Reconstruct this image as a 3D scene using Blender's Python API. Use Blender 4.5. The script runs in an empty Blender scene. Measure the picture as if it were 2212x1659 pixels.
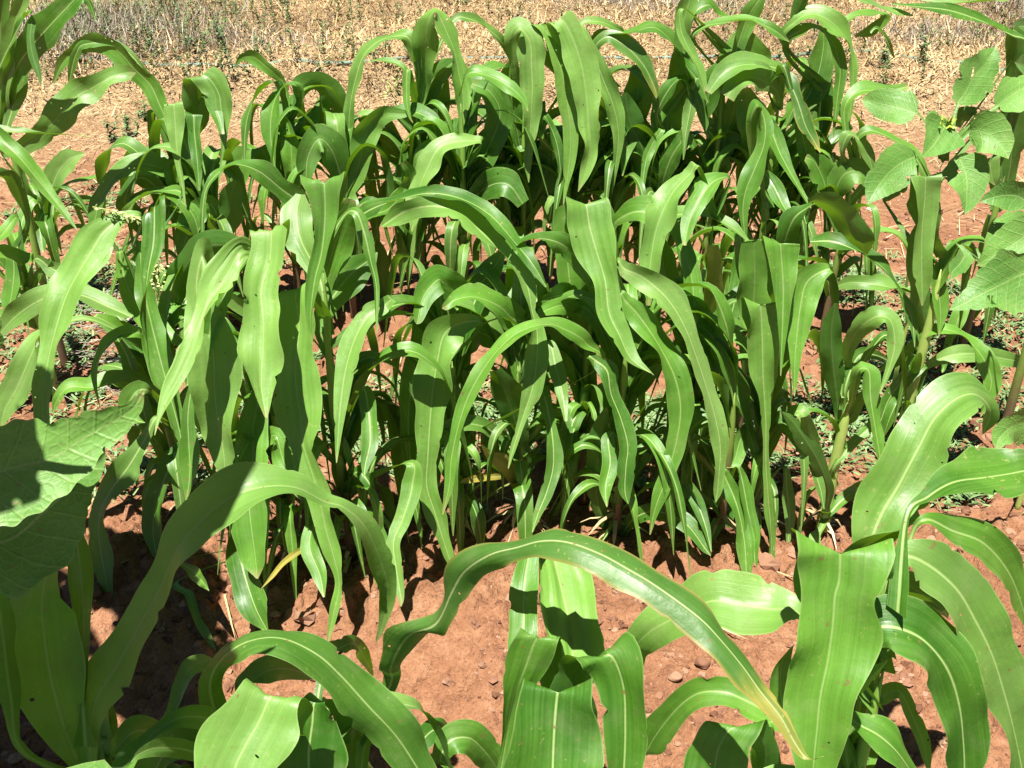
import bpy, math, random
from mathutils import Vector, noise
R = math.radians
rnd = random.Random(7)
S_ = bpy.context.scene
COL = S_.collection

# ------------------------------------------------------------------ camera, sky, sun, exposure
CAMH, PITCH, FPX = 1.6, R(30), 2212.0
cam = bpy.data.cameras.new('camera'); camo = bpy.data.objects.new('camera', cam); COL.objects.link(camo)
camo.location = (0, 0, CAMH); camo.rotation_euler = (R(90) - PITCH, 0, 0)
cam.sensor_width = 36; cam.lens = 36; cam.clip_end = 500; cam.clip_start = 0.02
S_.camera = camo
SUN_EL, SUN_AZ = R(74), R(204)       # azimuth measured clockwise from +Y (the view direction)
w = bpy.data.worlds.new('World'); S_.world = w; w.use_nodes = True
nt = w.node_tree; bg = nt.nodes['Background']
sky = nt.nodes.new('ShaderNodeTexSky'); sky.sky_type = 'NISHITA'; sky.sun_disc = False
sky.sun_elevation = SUN_EL; sky.sun_rotation = SUN_AZ
sky.altitude = 1500; sky.air_density = .4; sky.dust_density = .1; sky.ozone_density = 1.0
nt.links.new(sky.outputs[0], bg.inputs[0]); bg.inputs[1].default_value = 0.05
sl = bpy.data.lights.new('sun', 'SUN'); so = bpy.data.objects.new('sun', sl); COL.objects.link(so)
sl.energy = 5.0; sl.angle = R(0.5); sl.color = (1, 0.96, 0.9)
sd = Vector((math.sin(SUN_AZ) * math.cos(SUN_EL), math.cos(SUN_AZ) * math.cos(SUN_EL), math.sin(SUN_EL)))
so.rotation_euler = sd.to_track_quat('Z', 'Y').to_euler()
S_.view_settings.view_transform = 'Standard'; S_.view_settings.look = 'None'
S_.view_settings.exposure = 1.08; S_.view_settings.gamma = 1
S_.render.engine = 'CYCLES'
S_.cycles.max_bounces = 6; S_.cycles.transmission_bounces = 3; S_.cycles.diffuse_bounces = 1; S_.cycles.sample_clamp_indirect = 4

# ------------------------------------------------------------------ measuring helpers
FW = Vector((0, math.cos(PITCH), -math.sin(PITCH))); RT = Vector((1, 0, 0)); UP = Vector((0, math.sin(PITCH), math.cos(PITCH)))
EYE = Vector((0, 0, CAMH))
def at(x, y, Y):
    """world point seen at (x, y) of the 2212 px wide photograph, Y metres ahead; returns point, depth"""
    d = FW + RT * ((x - 1106) / FPX) - UP * ((y - 829.5) / FPX)
    s = Y / d.y
    return EYE + d * s, s
def on_ground(x, y):
    d = FW + RT * ((x - 1106) / FPX) - UP * ((y - 829.5) / FPX)
    return EYE + d * (CAMH / -d.z)
REG = {'A': (0, 0), 'B': (737.5, 0), 'C': (1474.5, 0), 'D': (0, 553), 'E': (737.5, 553), 'F': (1474.5, 553),
       'G': (0, 1106), 'H': (737.5, 1106), 'I': (1474.5, 1106)}
def pix(reg, x, y):
    if reg == 'V': return x, y
    o = REG[reg]; return o[0] + x / 3, o[1] + y / 3

def gh(x, y):
    """height of the soil"""
    far = max(0.0, min(1.0, (y - 5.6) / 1.2))
    h = 0.020 * noise.noise(Vector((x * 1.7, y * 1.7, 3.1)))
    h += 0.028 * math.exp(-((y - 1.95) / 0.22) ** 2) + 0.025 * math.exp(-((y - 3.4) / 0.3) ** 2) + 0.02 * math.exp(-((y - .9) / .2) ** 2)
    h -= 0.030 * math.exp(-((y - 2.75) / 0.3) ** 2)
    h += 0.085 * math.exp(-((y - 1.64) / .17) ** 2 - ((x + .12) / .26) ** 2)
    h += 0.10 * far
    return h
def ghd(x, y):
    h = gh(x, y)
    if -4 < x < 4 and 0.5 < y < 7:
        a = noise.noise(Vector((x * 9, y * 9, 1.3)))
        b = noise.noise(Vector((x * 23, y * 23, 5.3)))
        c = noise.noise(Vector((x * 60, y * 60, 9.3)))
        e = max(.2, noise.noise(Vector((x * 1.1, y * 1.1, 4.4))) + .15) + .55 * math.exp(-((y - 1.9) / .25) ** 2) + (.45 if x < -.25 else 0) * max(0, min(1, (-x - .25) * 4))
        h += 0.016 * a + (0.012 + .035 * e) * max(0, b) + (0.004 + .012 * e) * c
    elif y < 14:
        h += 0.02 * noise.noise(Vector((x * 5, y * 5, 1.3)))
    return h

def tag(o, label=None, cat=None, group=None, kind=None):
    if label: o['label'] = label
    if cat: o['category'] = cat
    if group: o['group'] = group
    if kind: o['kind'] = kind
    return o
def mesh_obj(name, verts, faces, mat, parent=None, smooth=True, uvs=None, cols=None):
    me = bpy.data.meshes.new(name); me.from_pydata(verts, [], faces)
    if smooth: me.polygons.foreach_set('use_smooth', [True] * len(me.polygons))
    if uvs:
        for nm, data in uvs.items():
            l = me.uv_layers.new(name=nm)
            li = [0] * len(me.loops); me.loops.foreach_get('vertex_index', li)
            flat = []
            for i in li: flat += [data[i][0], data[i][1]]
            l.data.foreach_set('uv', flat)
    if cols:
        at_ = me.attributes.new('shade', 'FLOAT', 'POINT'); at_.data.foreach_set('value', cols)
    me.update()
    if mat: me.materials.append(mat)
    o = bpy.data.objects.new(name, me); COL.objects.link(o)
    if parent: o.parent = parent
    return o
def empty(name, loc):
    o = bpy.data.objects.new(name, None); COL.objects.link(o); o.location = loc; o.empty_display_size = .05
    return o

# ------------------------------------------------------------------ materials
class NT:
    def __init__(s, name):
        s.m = bpy.data.materials.new(name); s.m.use_nodes = True; s.t = s.m.node_tree
        s.t.nodes.clear(); s.out = s.n('ShaderNodeOutputMaterial')
    def n(s, typ, **kw):
        o = s.t.nodes.new(typ)
        for k, v in kw.items(): setattr(o, k, v)
        return o
    def l(s, a, b): s.t.links.new(a, b)
    def math(s, op, a, b=None, c=None):
        o = s.n('ShaderNodeMath', operation=op)
        for i, v in enumerate((a, b, c)):
            if v is None: continue
            if isinstance(v, (int, float)): o.inputs[i].default_value = v
            else: s.l(v, o.inputs[i])
        return o.outputs[0]
    def ramp(s, f, stops):
        o = s.n('ShaderNodeValToRGB'); e = o.color_ramp.elements
        while len(e) < len(stops): e.new(0.5)
        for i, (p, c) in enumerate(stops):
            e[i].position = p; e[i].color = (*c, 1) if len(c) == 3 else c
        s.l(f, o.inputs[0]); return o.outputs[0]
    def mix(s, f, a, b, blend='MIX'):
        o = s.n('ShaderNodeMix', data_type='RGBA', blend_type=blend)
        for i, v in ((0, f), (6, a), (7, b)):
            if isinstance(v, (int, float)): o.inputs[i].default_value = v
            elif isinstance(v, tuple): o.inputs[i].default_value = (*v, 1)
            else: s.l(v, o.inputs[i])
        return o.outputs[2]
    def noise(s, vec, scale, detail=3, rough=.55):
        o = s.n('ShaderNodeTexNoise'); o.inputs['Scale'].default_value = scale
        o.inputs['Detail'].default_value = detail; o.inputs['Roughness'].default_value = rough
        if vec is not None: s.l(vec, o.inputs['Vector'])
        return o.outputs[0]
    def remap(s, f, a, b, c=0, d=1):
        o = s.n('ShaderNodeMapRange'); o.inputs[1].default_value = a; o.inputs[2].default_value = b
        o.inputs[3].default_value = c; o.inputs[4].default_value = d; s.l(f, o.inputs[0]); return o.outputs[0]

def leaf_material(name, dark, light, back, rib, trans, yellow=0.0, rough=.36, tf=.3, broad=False, tipw=.2):
    k = NT(name)
    uv1 = k.n('ShaderNodeUVMap', uv_map='metric'); uv2 = k.n('ShaderNodeUVMap', uv_map='unit')
    s1 = k.n('ShaderNodeSeparateXYZ'); k.l(uv1.outputs[0], s1.inputs[0])
    s2 = k.n('ShaderNodeSeparateXYZ'); k.l(uv2.outputs[0], s2.inputs[0])
    oi = k.n('ShaderNodeObjectInfo'); tc = k.n('ShaderNodeTexCoord'); geo = k.n('ShaderNodeNewGeometry')
    d, v, u, t = s1.outputs[0], s1.outputs[1], s2.outputs[0], s2.outputs[1]
    ad = k.math('ABSOLUTE', d)
    wid = k.math('MULTIPLY', k.math('SUBTRACT', 1.0, k.math('MULTIPLY', t, .72)), .0025)
    rm = k.math('DIVIDE', ad, wid)
    ribm = k.remap(rm, 1.35, .45)
    # long fine veins
    cv = k.n('ShaderNodeCombineXYZ'); k.l(k.math('MULTIPLY', d, 420), cv.inputs[0]); k.l(k.math('MULTIPLY', v, 5), cv.inputs[1]); k.l(k.math('MULTIPLY', oi.outputs['Random'], 57), cv.inputs[2])
    st = k.noise(cv.outputs[0], 1.0, 2)
    cv2 = k.n('ShaderNodeCombineXYZ'); k.l(k.math('MULTIPLY', d, 110), cv2.inputs[0]); k.l(k.math('MULTIPLY', v, 3), cv2.inputs[1]); k.l(k.math('MULTIPLY', oi.outputs['Random'], 31), cv2.inputs[2])
    st2 = k.noise(cv2.outputs[0], 1.0, 2)
    big = k.noise(tc.outputs['Object'], 9, 3)
    f = k.math('ADD', k.math('MULTIPLY', k.remap(big, .3, .7), .45), k.math('MULTIPLY', k.remap(oi.outputs['Random'], 0, 1), .6))
    f = k.math('SUBTRACT', f, .1)
    f = k.math('ADD', f, k.math('MULTIPLY', k.math('SUBTRACT', k.math('ADD', st, st2), 1.0), .5))
    col = k.mix(f, dark, light)
    if not broad and not yellow:   # some leaves are dustier and paler
        r2 = k.math('FRACT', k.math('MULTIPLY', oi.outputs['Random'], 7.3))
        col = k.mix(k.math('MULTIPLY', k.remap(r2, .55, 1.0), k.remap(k.noise(tc.outputs['Object'], 5, 2), .35, .65, .25, .7)), col, (.26, .43, .11))
    sc = k.n('ShaderNodeSeparateColor'); k.l(oi.outputs['Color'], sc.inputs[0])   # pale tint: sunlit sheen and dust painted into chosen leaves
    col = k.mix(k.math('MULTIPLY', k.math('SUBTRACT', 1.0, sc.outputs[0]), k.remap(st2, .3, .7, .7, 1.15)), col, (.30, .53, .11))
    if broad:
        # side veins in a feather pattern
        wv = k.math('SINE', k.math('MULTIPLY', k.math('SUBTRACT', v, k.math('MULTIPLY', ad, .75)), 210))
        vm = k.math('MULTIPLY', k.remap(wv, .9, 1.0), .16)
        vv = k.n('ShaderNodeTexVoronoi', feature='DISTANCE_TO_EDGE'); vv.inputs['Scale'].default_value = 95; k.l(tc.outputs['Object'], vv.inputs['Vector'])
        col = k.mix(k.math('MULTIPLY', k.remap(vv.outputs['Distance'], .08, .0), .22), col, rib)
        col = k.mix(vm, col, rib)
    # scars: pale yellow specks
    sp = k.noise(tc.outputs['Object'], 130, 2); spm = k.math('MULTIPLY', k.remap(sp, .64, .72), k.remap(big, .45, .62))
    col = k.mix(k.math('MULTIPLY', spm, .55), col, (.5, .5, .16))
    if yellow:
        ym = k.remap(k.math('ADD', t, k.math('MULTIPLY', k.math('SUBTRACT', big, .5), tipw * 6)), yellow - tipw * 1.25, yellow + tipw * .75)
        if yellow > .8: ym = k.math('MULTIPLY', ym, k.remap(st2, .35, .65, .15, .9))
        col = k.mix(ym, col, (.46, .40, .07))
        em = k.remap(k.math('ABSOLUTE', k.math('SUBTRACT', u, .5)), .40, .5)
        col = k.mix(k.math('MULTIPLY', em, k.remap(t, .3, .9, .15, .8)), col, (.45, .3, .08))
    else:
        em = k.remap(k.math('ABSOLUTE', k.math('SUBTRACT', u, .5)), .475, .5)
        col = k.mix(k.math('MULTIPLY', em, .4), col, rib)
        tipm = k.math('MULTIPLY', k.remap(t, .955, 1.0), k.remap(oi.outputs['Random'], .3, .7))
        col = k.mix(k.math('MULTIPLY', tipm, .8), col, (.42, .34, .14))
    col = k.mix(k.math('MULTIPLY', ribm, k.remap(oi.outputs['Random'], 0, 1, .9, .5)), col, rib)
    bs = k.noise(tc.outputs['Object'], 75, 3, .6)
    col = k.mix(k.math('MULTIPLY', k.remap(bs, .67, .72), .75), col, (.22, .13, .05))
    dustm = k.math('MULTIPLY', k.remap(k.noise(tc.outputs['Object'], 22, 5, .7), .5, .75), .16)
    col = k.mix(dustm, col, (.40, .33, .22))
    colb = k.mix(.55, col, back)
    cf = k.mix(geo.outputs['Backfacing'], col, colb)
    p = k.n('ShaderNodeBsdfPrincipled'); k.l(cf, p.inputs['Base Color'])
    rr = k.math('ADD', k.math('ADD', rough, k.math('MULTIPLY', k.math('SUBTRACT', st2, .5), .5)), k.math('MULTIPLY', geo.outputs['Backfacing'], .12))
    k.l(rr, p.inputs['Roughness']); p.inputs['Specular IOR Level'].default_value = .6
    bmp = k.n('ShaderNodeBump'); bmp.inputs['Strength'].default_value = .45; bmp.inputs['Distance'].default_value = .0012
    hgt = k.math('ADD', k.math('ADD', k.math('MULTIPLY', st, .5), k.math('MULTIPLY', st2, 1.2)), k.math('MULTIPLY', k.noise(tc.outputs['Object'], 45, 4), 2.2))
    if broad: hgt = k.math('ADD', hgt, k.math('ADD', k.math('MULTIPLY', vm, 6), k.math('MULTIPLY', k.remap(vv.outputs['Distance'], .2, .0), .55)))
    k.l(hgt, bmp.inputs['Height']); k.l(bmp.outputs[0], p.inputs['Normal'])
    tr = k.n('ShaderNodeBsdfTranslucent')
    tcol = k.mix(k.math('MULTIPLY', st, .5), trans, tuple(c * .55 for c in trans))
    if yellow: tcol = k.mix(.5, tcol, col)
    tcol = k.mix(k.math('MULTIPLY', ribm, .6), tcol, (.12, .2, .03))
    k.l(tcol, tr.inputs['Color'])
    ms = k.n('ShaderNodeMixShader'); ms.inputs[0].default_value = tf
    k.l(p.outputs[0], ms.inputs[1]); k.l(tr.outputs[0], ms.inputs[2])
    tp = k.n('ShaderNodeBsdfTransparent'); mh = k.n('ShaderNodeMixShader')   # insect holes
    hn = k.noise(tc.outputs['Object'], 38 if broad else 60, 1)
    hole = k.math('MULTIPLY', k.math('GREATER_THAN', hn, .735 if broad else .778), k.math('GREATER_THAN', ad, .006))
    k.l(hole, mh.inputs[0]); k.l(ms.outputs[0], mh.inputs[1]); k.l(tp.outputs[0], mh.inputs[2]); k.l(mh.outputs[0], k.out.inputs[0])
    return k.m
M = {}
M['leaf'] = leaf_material('corn_leaf', (.036, .135, .008), (.180, .415, .045), (.045, .15, .018), (.44, .60, .20), (.25, .48, .010), rough=.49, tf=.29)  # underside colour is darkened, shade painted into it
M['yellow'] = leaf_material('yellowing_leaf', (.10, .19, .02), (.2, .3, .04), (.25, .3, .08), (.6, .6, .25), (.5, .5, .04), yellow=.45)
M['tipyellow'] = leaf_material('scorched_leaf', (.062, .165, .022), (.135, .30, .045), (.17, .30, .08), (.5, .58, .25), (.20, .46, .012), yellow=.92, tipw=.06, tf=.29, rough=.46)
M['sun'] = leaf_material('sunflower_leaf', (.09, .25, .035), (.20, .42, .07), (.12, .22, .05), (.34, .48, .15), (.15, .28, .015), rough=.55, tf=.25, broad=True)

def simple(name, f):
    k = NT(name); p = k.n('ShaderNodeBsdfPrincipled'); f(k, p); k.l(p.outputs[0], k.out.inputs[0]); return k.m
def stalk_f(k, p):
    tc = k.n('ShaderNodeTexCoord'); s = k.n('ShaderNodeSeparateXYZ'); k.l(tc.outputs['Object'], s.inputs[0])
    n = k.noise(tc.outputs['Object'], 30, 3)
    z = k.math('ADD', s.outputs[2], k.math('MULTIPLY', k.math('SUBTRACT', n, .5), .16))
    c = k.ramp(k.remap(z, 0, .6), [(0, (.15, .07, .05)), (.3, (.17, .13, .06)), (.5, (.22, .33, .06)), (1, (.22, .38, .06))])
    k.l(c, p.inputs['Base Color']); p.inputs['Roughness'].default_value = .42
def stalkg_f(k, p):
    tc = k.n('ShaderNodeTexCoord'); n = k.noise(tc.outputs['Object'], 40, 3)
    k.l(k.mix(n, (.33, .48, .09), (.50, .64, .17)), p.inputs['Base Color']); p.inputs['Roughness'].default_value = .42
def attr_f(a, b, c, rough):
    def f(k, p):
        at_ = k.n('ShaderNodeAttribute', attribute_name='shade')
        k.l(k.ramp(at_.outputs['Fac'], [(0, a), (.5, b), (1, c)]), p.inputs['Base Color']); p.inputs['Roughness'].default_value = rough
        p.inputs['Specular IOR Level'].default_value = .25
    return f
M['stalk'] = simple('corn_stalk', stalk_f)
M['stalkg'] = simple('pale_stalk', stalkg_f)
M['straw'] = simple('straw', attr_f((.30, .21, .11), (.62, .46, .23), (.80, .66, .38), .6))
M['drygrass'] = simple('dry_grass', attr_f((.10, .066, .03), (.44, .295, .13), (.76, .58, .31), .7))
M['greygrass'] = simple('grey_brush', attr_f((.09, .072, .05), (.29, .245, .18), (.54, .48, .39), .7))
M['weed'] = simple('weed', attr_f((.06, .13, .035), (.13, .23, .075), (.24, .34, .14), .55))
M['clod'] = simple('clods', attr_f((.14, .062, .034), (.26, .13, .076), (.38, .23, .145), .95))
M['twig'] = simple('twigs', attr_f((.16, .12, .09), (.40, .34, .28), (.62, .56, .48), .8))
M['tassel'] = simple('tassel', attr_f((.20, .30, .06), (.42, .48, .16), (.66, .62, .30), .6))
M['stone'] = simple('stone', attr_f((.42, .33, .25), (.55, .45, .36), (.68, .6, .5), .8))
M['white'] = simple('white_stone', attr_f((.6, .57, .52), (.75, .73, .7), (.85, .84, .82), .8))
def hose_f(k, p):
    tc = k.n('ShaderNodeTexCoord'); n = k.noise(tc.outputs['Object'], 14, 3)
    k.l(k.mix(n, (.08, .17, .13), (.22, .33, .27)), p.inputs['Base Color']); p.inputs['Roughness'].default_value = .5
M['hose'] = simple('hose', hose_f)
def bud_f(k, p):
    tc = k.n('ShaderNodeTexCoord'); n = k.noise(tc.outputs['Object'], 90, 2)
    k.l(k.mix(n, (.25, .42, .05), (.6, .66, .1)), p.inputs['Base Color']); p.inputs['Roughness'].default_value = .6
M['bud'] = simple('bud', bud_f)
def soil_f(k, p):
    geo = k.n('ShaderNodeNewGeometry'); pos = geo.outputs['Position']
    s = k.n('ShaderNodeSeparateXYZ'); k.l(pos, s.inputs[0])
    n1 = k.noise(pos, 2.2, 4); n2 = k.noise(pos, 28, 5, .7); n3 = k.noise(pos, 160, 3, .7)
    c = k.ramp(k.math('ADD', k.math('MULTIPLY', n1, .4), k.math('MULTIPLY', n2, .6)), [(.30, (.17, .075, .043)), (.5, (.32, .150, .076)), (.68, (.46, .255, .145))])
    c = k.mix(k.math('MULTIPLY', k.remap(n3, .56, .72), .55), c, (.42, .26, .16))
    c = k.mix(k.math('MULTIPLY', k.remap(n3, .44, .30), .6), c, (.12, .048, .026))
    # litter and straw dust away from the camera
    lf = k.math('MULTIPLY', k.remap(k.math('ADD', s.outputs[1], k.math('MULTIPLY', k.math('SUBTRACT', n1, .5), 2.2)), 4.1, 6.1), .92)
    lit = k.ramp(k.noise(pos, 70, 4, .75), [(.36, (.10, .062, .036)), (.5, (.37, .25, .125)), (.66, (.67, .51, .29))])
    c = k.mix(lf, c, lit)
    k.l(c, p.inputs['Base Color']); p.inputs['Roughness'].default_value = .95; p.inputs['Specular IOR Level'].default_value = .15
    b = k.n('ShaderNodeBump'); b.inputs['Strength'].default_value = .9; b.inputs['Distance'].default_value = .012
    vo = k.n('ShaderNodeTexVoronoi'); vo.inputs['Scale'].default_value = 60; k.l(pos, vo.inputs['Vector'])
    k.l(k.math('ADD', k.math('ADD', n2, k.math('MULTIPLY', n3, .7)), k.math('MULTIPLY', vo.outputs['Distance'], -.6)), b.inputs['Height']); k.l(b.outputs[0], p.inputs['Normal'])
M['soil'] = simple('soil', soil_f)

# ------------------------------------------------------------------ the ground
def build_ground():
    ys = [-60, -20, -6, -2, -.5, .2, .5]; y = .5
    while y < 14: y *= 1.0066; ys.append(y)
    while y < 320: y *= 1.35; ys.append(y)
    n = 600; verts = []; faces = []
    for y in ys:
        hw = max(y, .6) * .78 + 1.1 if y > 0 else 3 + abs(y)
        if y > 14: hw = y * 2
        for i in range(n + 1):
            a = i / n * 2 - 1
            x = a * hw
            if abs(a) > .98: x *= 1 + (abs(a) - .98) * 600
            verts.append((x, y, ghd(x, y) if .5 <= y < 14 and abs(x) < 15 else (gh(x, y) if y < 14 else .1)))
    for j in range(len(ys) - 1):
        for i in range(n):
            a = j * (n + 1) + i; faces.append((a, a + 1, a + n + 2, a + n + 1))
    o = mesh_obj('ground', verts, faces, M['soil']); tag(o, kind='structure')
build_ground()

# ------------------------------------------------------------------ leaf blades
def catmull(pts, m):
    out = []; n = len(pts)
    for i in range(n - 1):
        p0 = pts[i - 1] if i else pts[0] * 2 - pts[1]
        p1, p2 = pts[i], pts[i + 1]
        p3 = pts[i + 2] if i + 2 < n else p2 * 2 - p1
        for j in range(m):
            t = j / m; t2 = t * t; t3 = t2 * t
            out.append(.5 * ((2 * p1) + (p2 - p0) * t + (2 * p0 - 5 * p1 + 4 * p2 - p3) * t2 + (3 * p1 - p0 - 3 * p2 + p3) * t3))
    out.append(pts[-1].copy()); return out
def lerp(a, b, t): return a + (b - a) * t
def blade(C, S, parent, mat, m=7, nu=8, curl=.14, ruff=.10, pleat=0., seed=0, name='leaf', serr=0., fine=.035, wob=1.):
    """one leaf: C midrib control points, S half-width vectors (world space)"""
    q = random.Random(seed)
    cs = catmull(C, m); ss = catmull(S, m); n = len(cs)
    o1, o2 = q.uniform(0, 99), q.uniform(0, 99); la = 0
    for i in range(1, n):
        la += (cs[i] - cs[i - 1]).length
        ax = cs[i] - cs[i - 1]
        if ax.length < 1e-6 or wob == 0: continue
        an = wob * noise.noise(Vector((la * 9, o1, 0))) * .9
        cn, sn = math.cos(an), math.sin(an); ax.normalize(); v = ss[i]
        ss[i] = (v * cn + ax.cross(v) * sn) * (1 + wob * .35 * noise.noise(Vector((la * 13, o2, 5))))
    T = []
    for i in range(n): T.append((cs[min(n - 1, i + 1)] - cs[max(0, i - 1)]).normalized())
    N = []
    for i in range(n):
        v = ss[i].cross(T[i])
        if v.length < 1e-9: v = N[-1] if N else Vector((0, 0, 1))
        v.normalize()
        if N and v.dot(N[-1]) < 0 and v.dot(N[-1]) < -.2 and False: v = -v
        N.append(v)
    sg = 1 if sum(v.z * s.length for v, s in zip(N, ss)) >= 0 else -1
    base = parent.location if parent else Vector((0, 0, 0))
    L = [0]
    for i in range(1, n): L.append(L[-1] + (cs[i] - cs[i - 1]).length)
    tot = max(L[-1], 1e-4)
    ph = [q.uniform(0, 6.28) for _ in range(6)]; fr = [q.uniform(11, 17), q.uniform(24, 38), q.uniform(12, 19), q.uniform(26, 40)]
    verts = []; uv1 = []; uv2 = []; faces = []
    for i in range(n):
        hw = ss[i].length; l = L[i]; t = l / tot
        env = min(1, t * 5) * min(1, (1 - t) * 6)
        for j in range(nu + 1):
            u = j / nu * 2 - 1; au = abs(u)
            side = 0 if u < 0 else 2
            off = curl * hw * (au ** 1.4)
            off += ruff * hw * env * (au ** 2) * (math.sin(l * fr[side] + ph[side]) + .5 * math.sin(l * fr[side + 1] + ph[side + 1]))
            off += fine * hw * env * (au ** 4) * math.sin(l * 95 + ph[4 + (side > 0)])
            if pleat: off += pleat * hw * math.cos(u * 9.4 + ph[0]) * (1 - au * .3)
            off -= .05 * hw * max(0, 1 - au * 5)
            k = 1.0
            if serr and au > .9:
                k += serr * (math.sin(l * 260 + ph[1]) * .6 + math.sin(l * 97 + ph[side]) * .8 - 1.6 * max(0, noise.noise(Vector((l * 45, u * 3, ph[2])))) * 2)
            if au > .9 and wob: k -= 1.1 * max(0, noise.noise(Vector((l * 55, o1 + u, 3))) - .42)
            p = cs[i] + ss[i] * (u * k) + N[i] * (sg * off)
            verts.append(p - base); uv1.append((u * hw, l)); uv2.append((j / nu, t))
    for i in range(n - 1):
        for j in range(nu):
            a = i * (nu + 1) + j
            f = (a, a + 1, a + nu + 2, a + nu + 1)
            faces.append(f if sg > 0 else f[::-1])
    return mesh_obj(name, verts, faces, mat, parent, uvs={'metric': uv1, 'unit': uv2})

PL = {}
class Plant:
    def __init__(s, key, px, py, Y, label, group, kind='corn', top=None):
        p, _ = at(px, py, Y)
        s.x, s.Y, s.key = p.x, Y, key
        z = gh(p.x, Y) - .01
        s.root = empty('corn_plant' if kind == 'corn' else 'sunflower', (p.x, Y, z))
        tag(s.root, label, 'corn plant' if kind == 'corn' else 'sunflower', group)
        s.z = z; s.top = top or .25; s.kind = kind; s.n = 0; s.lv = []
        PL[key] = s
    def axis(s, z):
        return Vector((s.x, s.Y, z))
def L(key, reg, d0, d1, spec, W=.08, mat='leaf', b=1, **kw):
    P = PL[key]; secs = []
    for part in spec.replace('\n', ' ').split('|'):
        f = part.split()
        if not f: continue
        if f[0] == 'e':
            a = pix(reg, float(f[1]), float(f[2])); c = pix(reg, float(f[3]), float(f[4]))
            secs.append([(a[0] + c[0]) / 2, (a[1] + c[1]) / 2, (c[0] - a[0]) / 2, (c[1] - a[1]) / 2, True])
        else:
            x, y = pix(reg, float(f[0]), float(f[1])); wd = float(f[2]) / (1 if reg == 'V' else 3)
            secs.append([x, y, wd / 2, None, False])
    n = len(secs); lens = [0]
    for i in range(1, n): lens.append(lens[-1] + math.hypot(secs[i][0] - secs[i - 1][0], secs[i][1] - secs[i - 1][1]))
    prev = None
    for i, s in enumerate(secs):
        if s[3] is None:
            a = secs[max(0, i - 1)]; c = secs[min(n - 1, i + 1)]
            tx, ty = c[0] - a[0], c[1] - a[1]; l = math.hypot(tx, ty) or 1
            h = s[2]; s[2], s[3] = -ty / l * h, tx / l * h
        if prev and prev[0] * s[2] + prev[1] * s[3] < 0: s[2], s[3] = -s[2], -s[3]
        prev = (s[2], s[3])
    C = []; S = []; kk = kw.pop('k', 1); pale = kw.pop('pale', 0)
    for i, s in enumerate(secs):
        t = lens[i] / max(lens[-1], 1)
        Y = P.Y + lerp(d0, d1, t) / 100
        p, z = at(s[0], s[1], Y)
        sv = (RT * s[2] - UP * s[3]) * (z / FPX)
        h = sv.length; tw = W / 2 * min(1, t * 2.5 + .35) * min(1, (1 - t) * 3)
        if tw > h and h > 0:
            dep = min(math.sqrt(tw * tw - h * h), 1.3 * h)
            sv = sv + FW * (dep * kk * (-s[3] / math.hypot(s[2], s[3])))
        C.append(p); S.append(sv)
    if b:
        dxy = math.hypot(C[0].x - P.x, C[0].y - P.Y)
        bz = max(P.z + .06, C[0].z - .05 - .5 * dxy)
        if C[1].z < C[0].z and dxy < .1: bz = max(P.z + .06, C[0].z - .12)
        bp = P.axis(bz)
        sv = Vector((S[0].x, S[0].y, S[0].z * .2)); sv = sv.normalized() * .016 if sv.length > 0 else Vector((.016, 0, 0))
        C.insert(0, bp); S.insert(0, sv); P.top = max(P.top, bz - P.z + .02)
        if dxy > .32: pass
    P.n += 1
    a = dict(curl=.22, ruff=.15, seed=hash((len(spec), P.n, int(P.x * 1000))) & 0xffff)
    a.update(kw)
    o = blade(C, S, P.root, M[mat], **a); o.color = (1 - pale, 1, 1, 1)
    return o
def wild_leaf(P, z, az, length, rise, width, q, mat='leaf', m=4, nu=6):
    """an untraced leaf: leaves the stalk at height z, climbs steeply, folds over and hangs limp"""
    C = []; S = []; n = 9
    p = P.axis(P.z + z); a = rise; fold = q.uniform(.28, .5); hang = R(q.uniform(-90, -66)); wdh = q.uniform(.12, .3); tw = q.uniform(-2.2, 2.2); width *= q.uniform(.5, 1.0); length *= q.uniform(.8, 1.15)
    for i in range(n + 1):
        t = i / n
        C.append(p.copy())
        hw = width / 2 * (min(1, .3 + t * 3.2)) * max(.04, (1 - t ** 2.4)) if t < 1 else .001
        r = tw * max(0, t - fold)
        d = Vector((math.sin(az), math.cos(az), 0)); s0 = Vector((math.cos(az), -math.sin(az), 0))
        S.append((s0 * math.cos(r) + d * math.sin(r)) * hw)
        k = 1 / (1 + math.exp(-(t + .5 / n - fold) / (wdh * .3)))
        a = rise + (hang - rise) * k
        p = p + Vector((math.sin(az) * math.cos(a), math.cos(az) * math.cos(a), math.sin(a))) * (length / n)
        az += q.uniform(-.12, .12)
        if p.z < .025: p.z = .025
    P.n += 1; P.top = max(P.top, z + .02)
    return blade(C, S, P.root, M[mat], m=m, nu=nu, curl=q.uniform(.15, .45), ruff=q.uniform(.1, .26), seed=q.randint(0, 99999))
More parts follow.
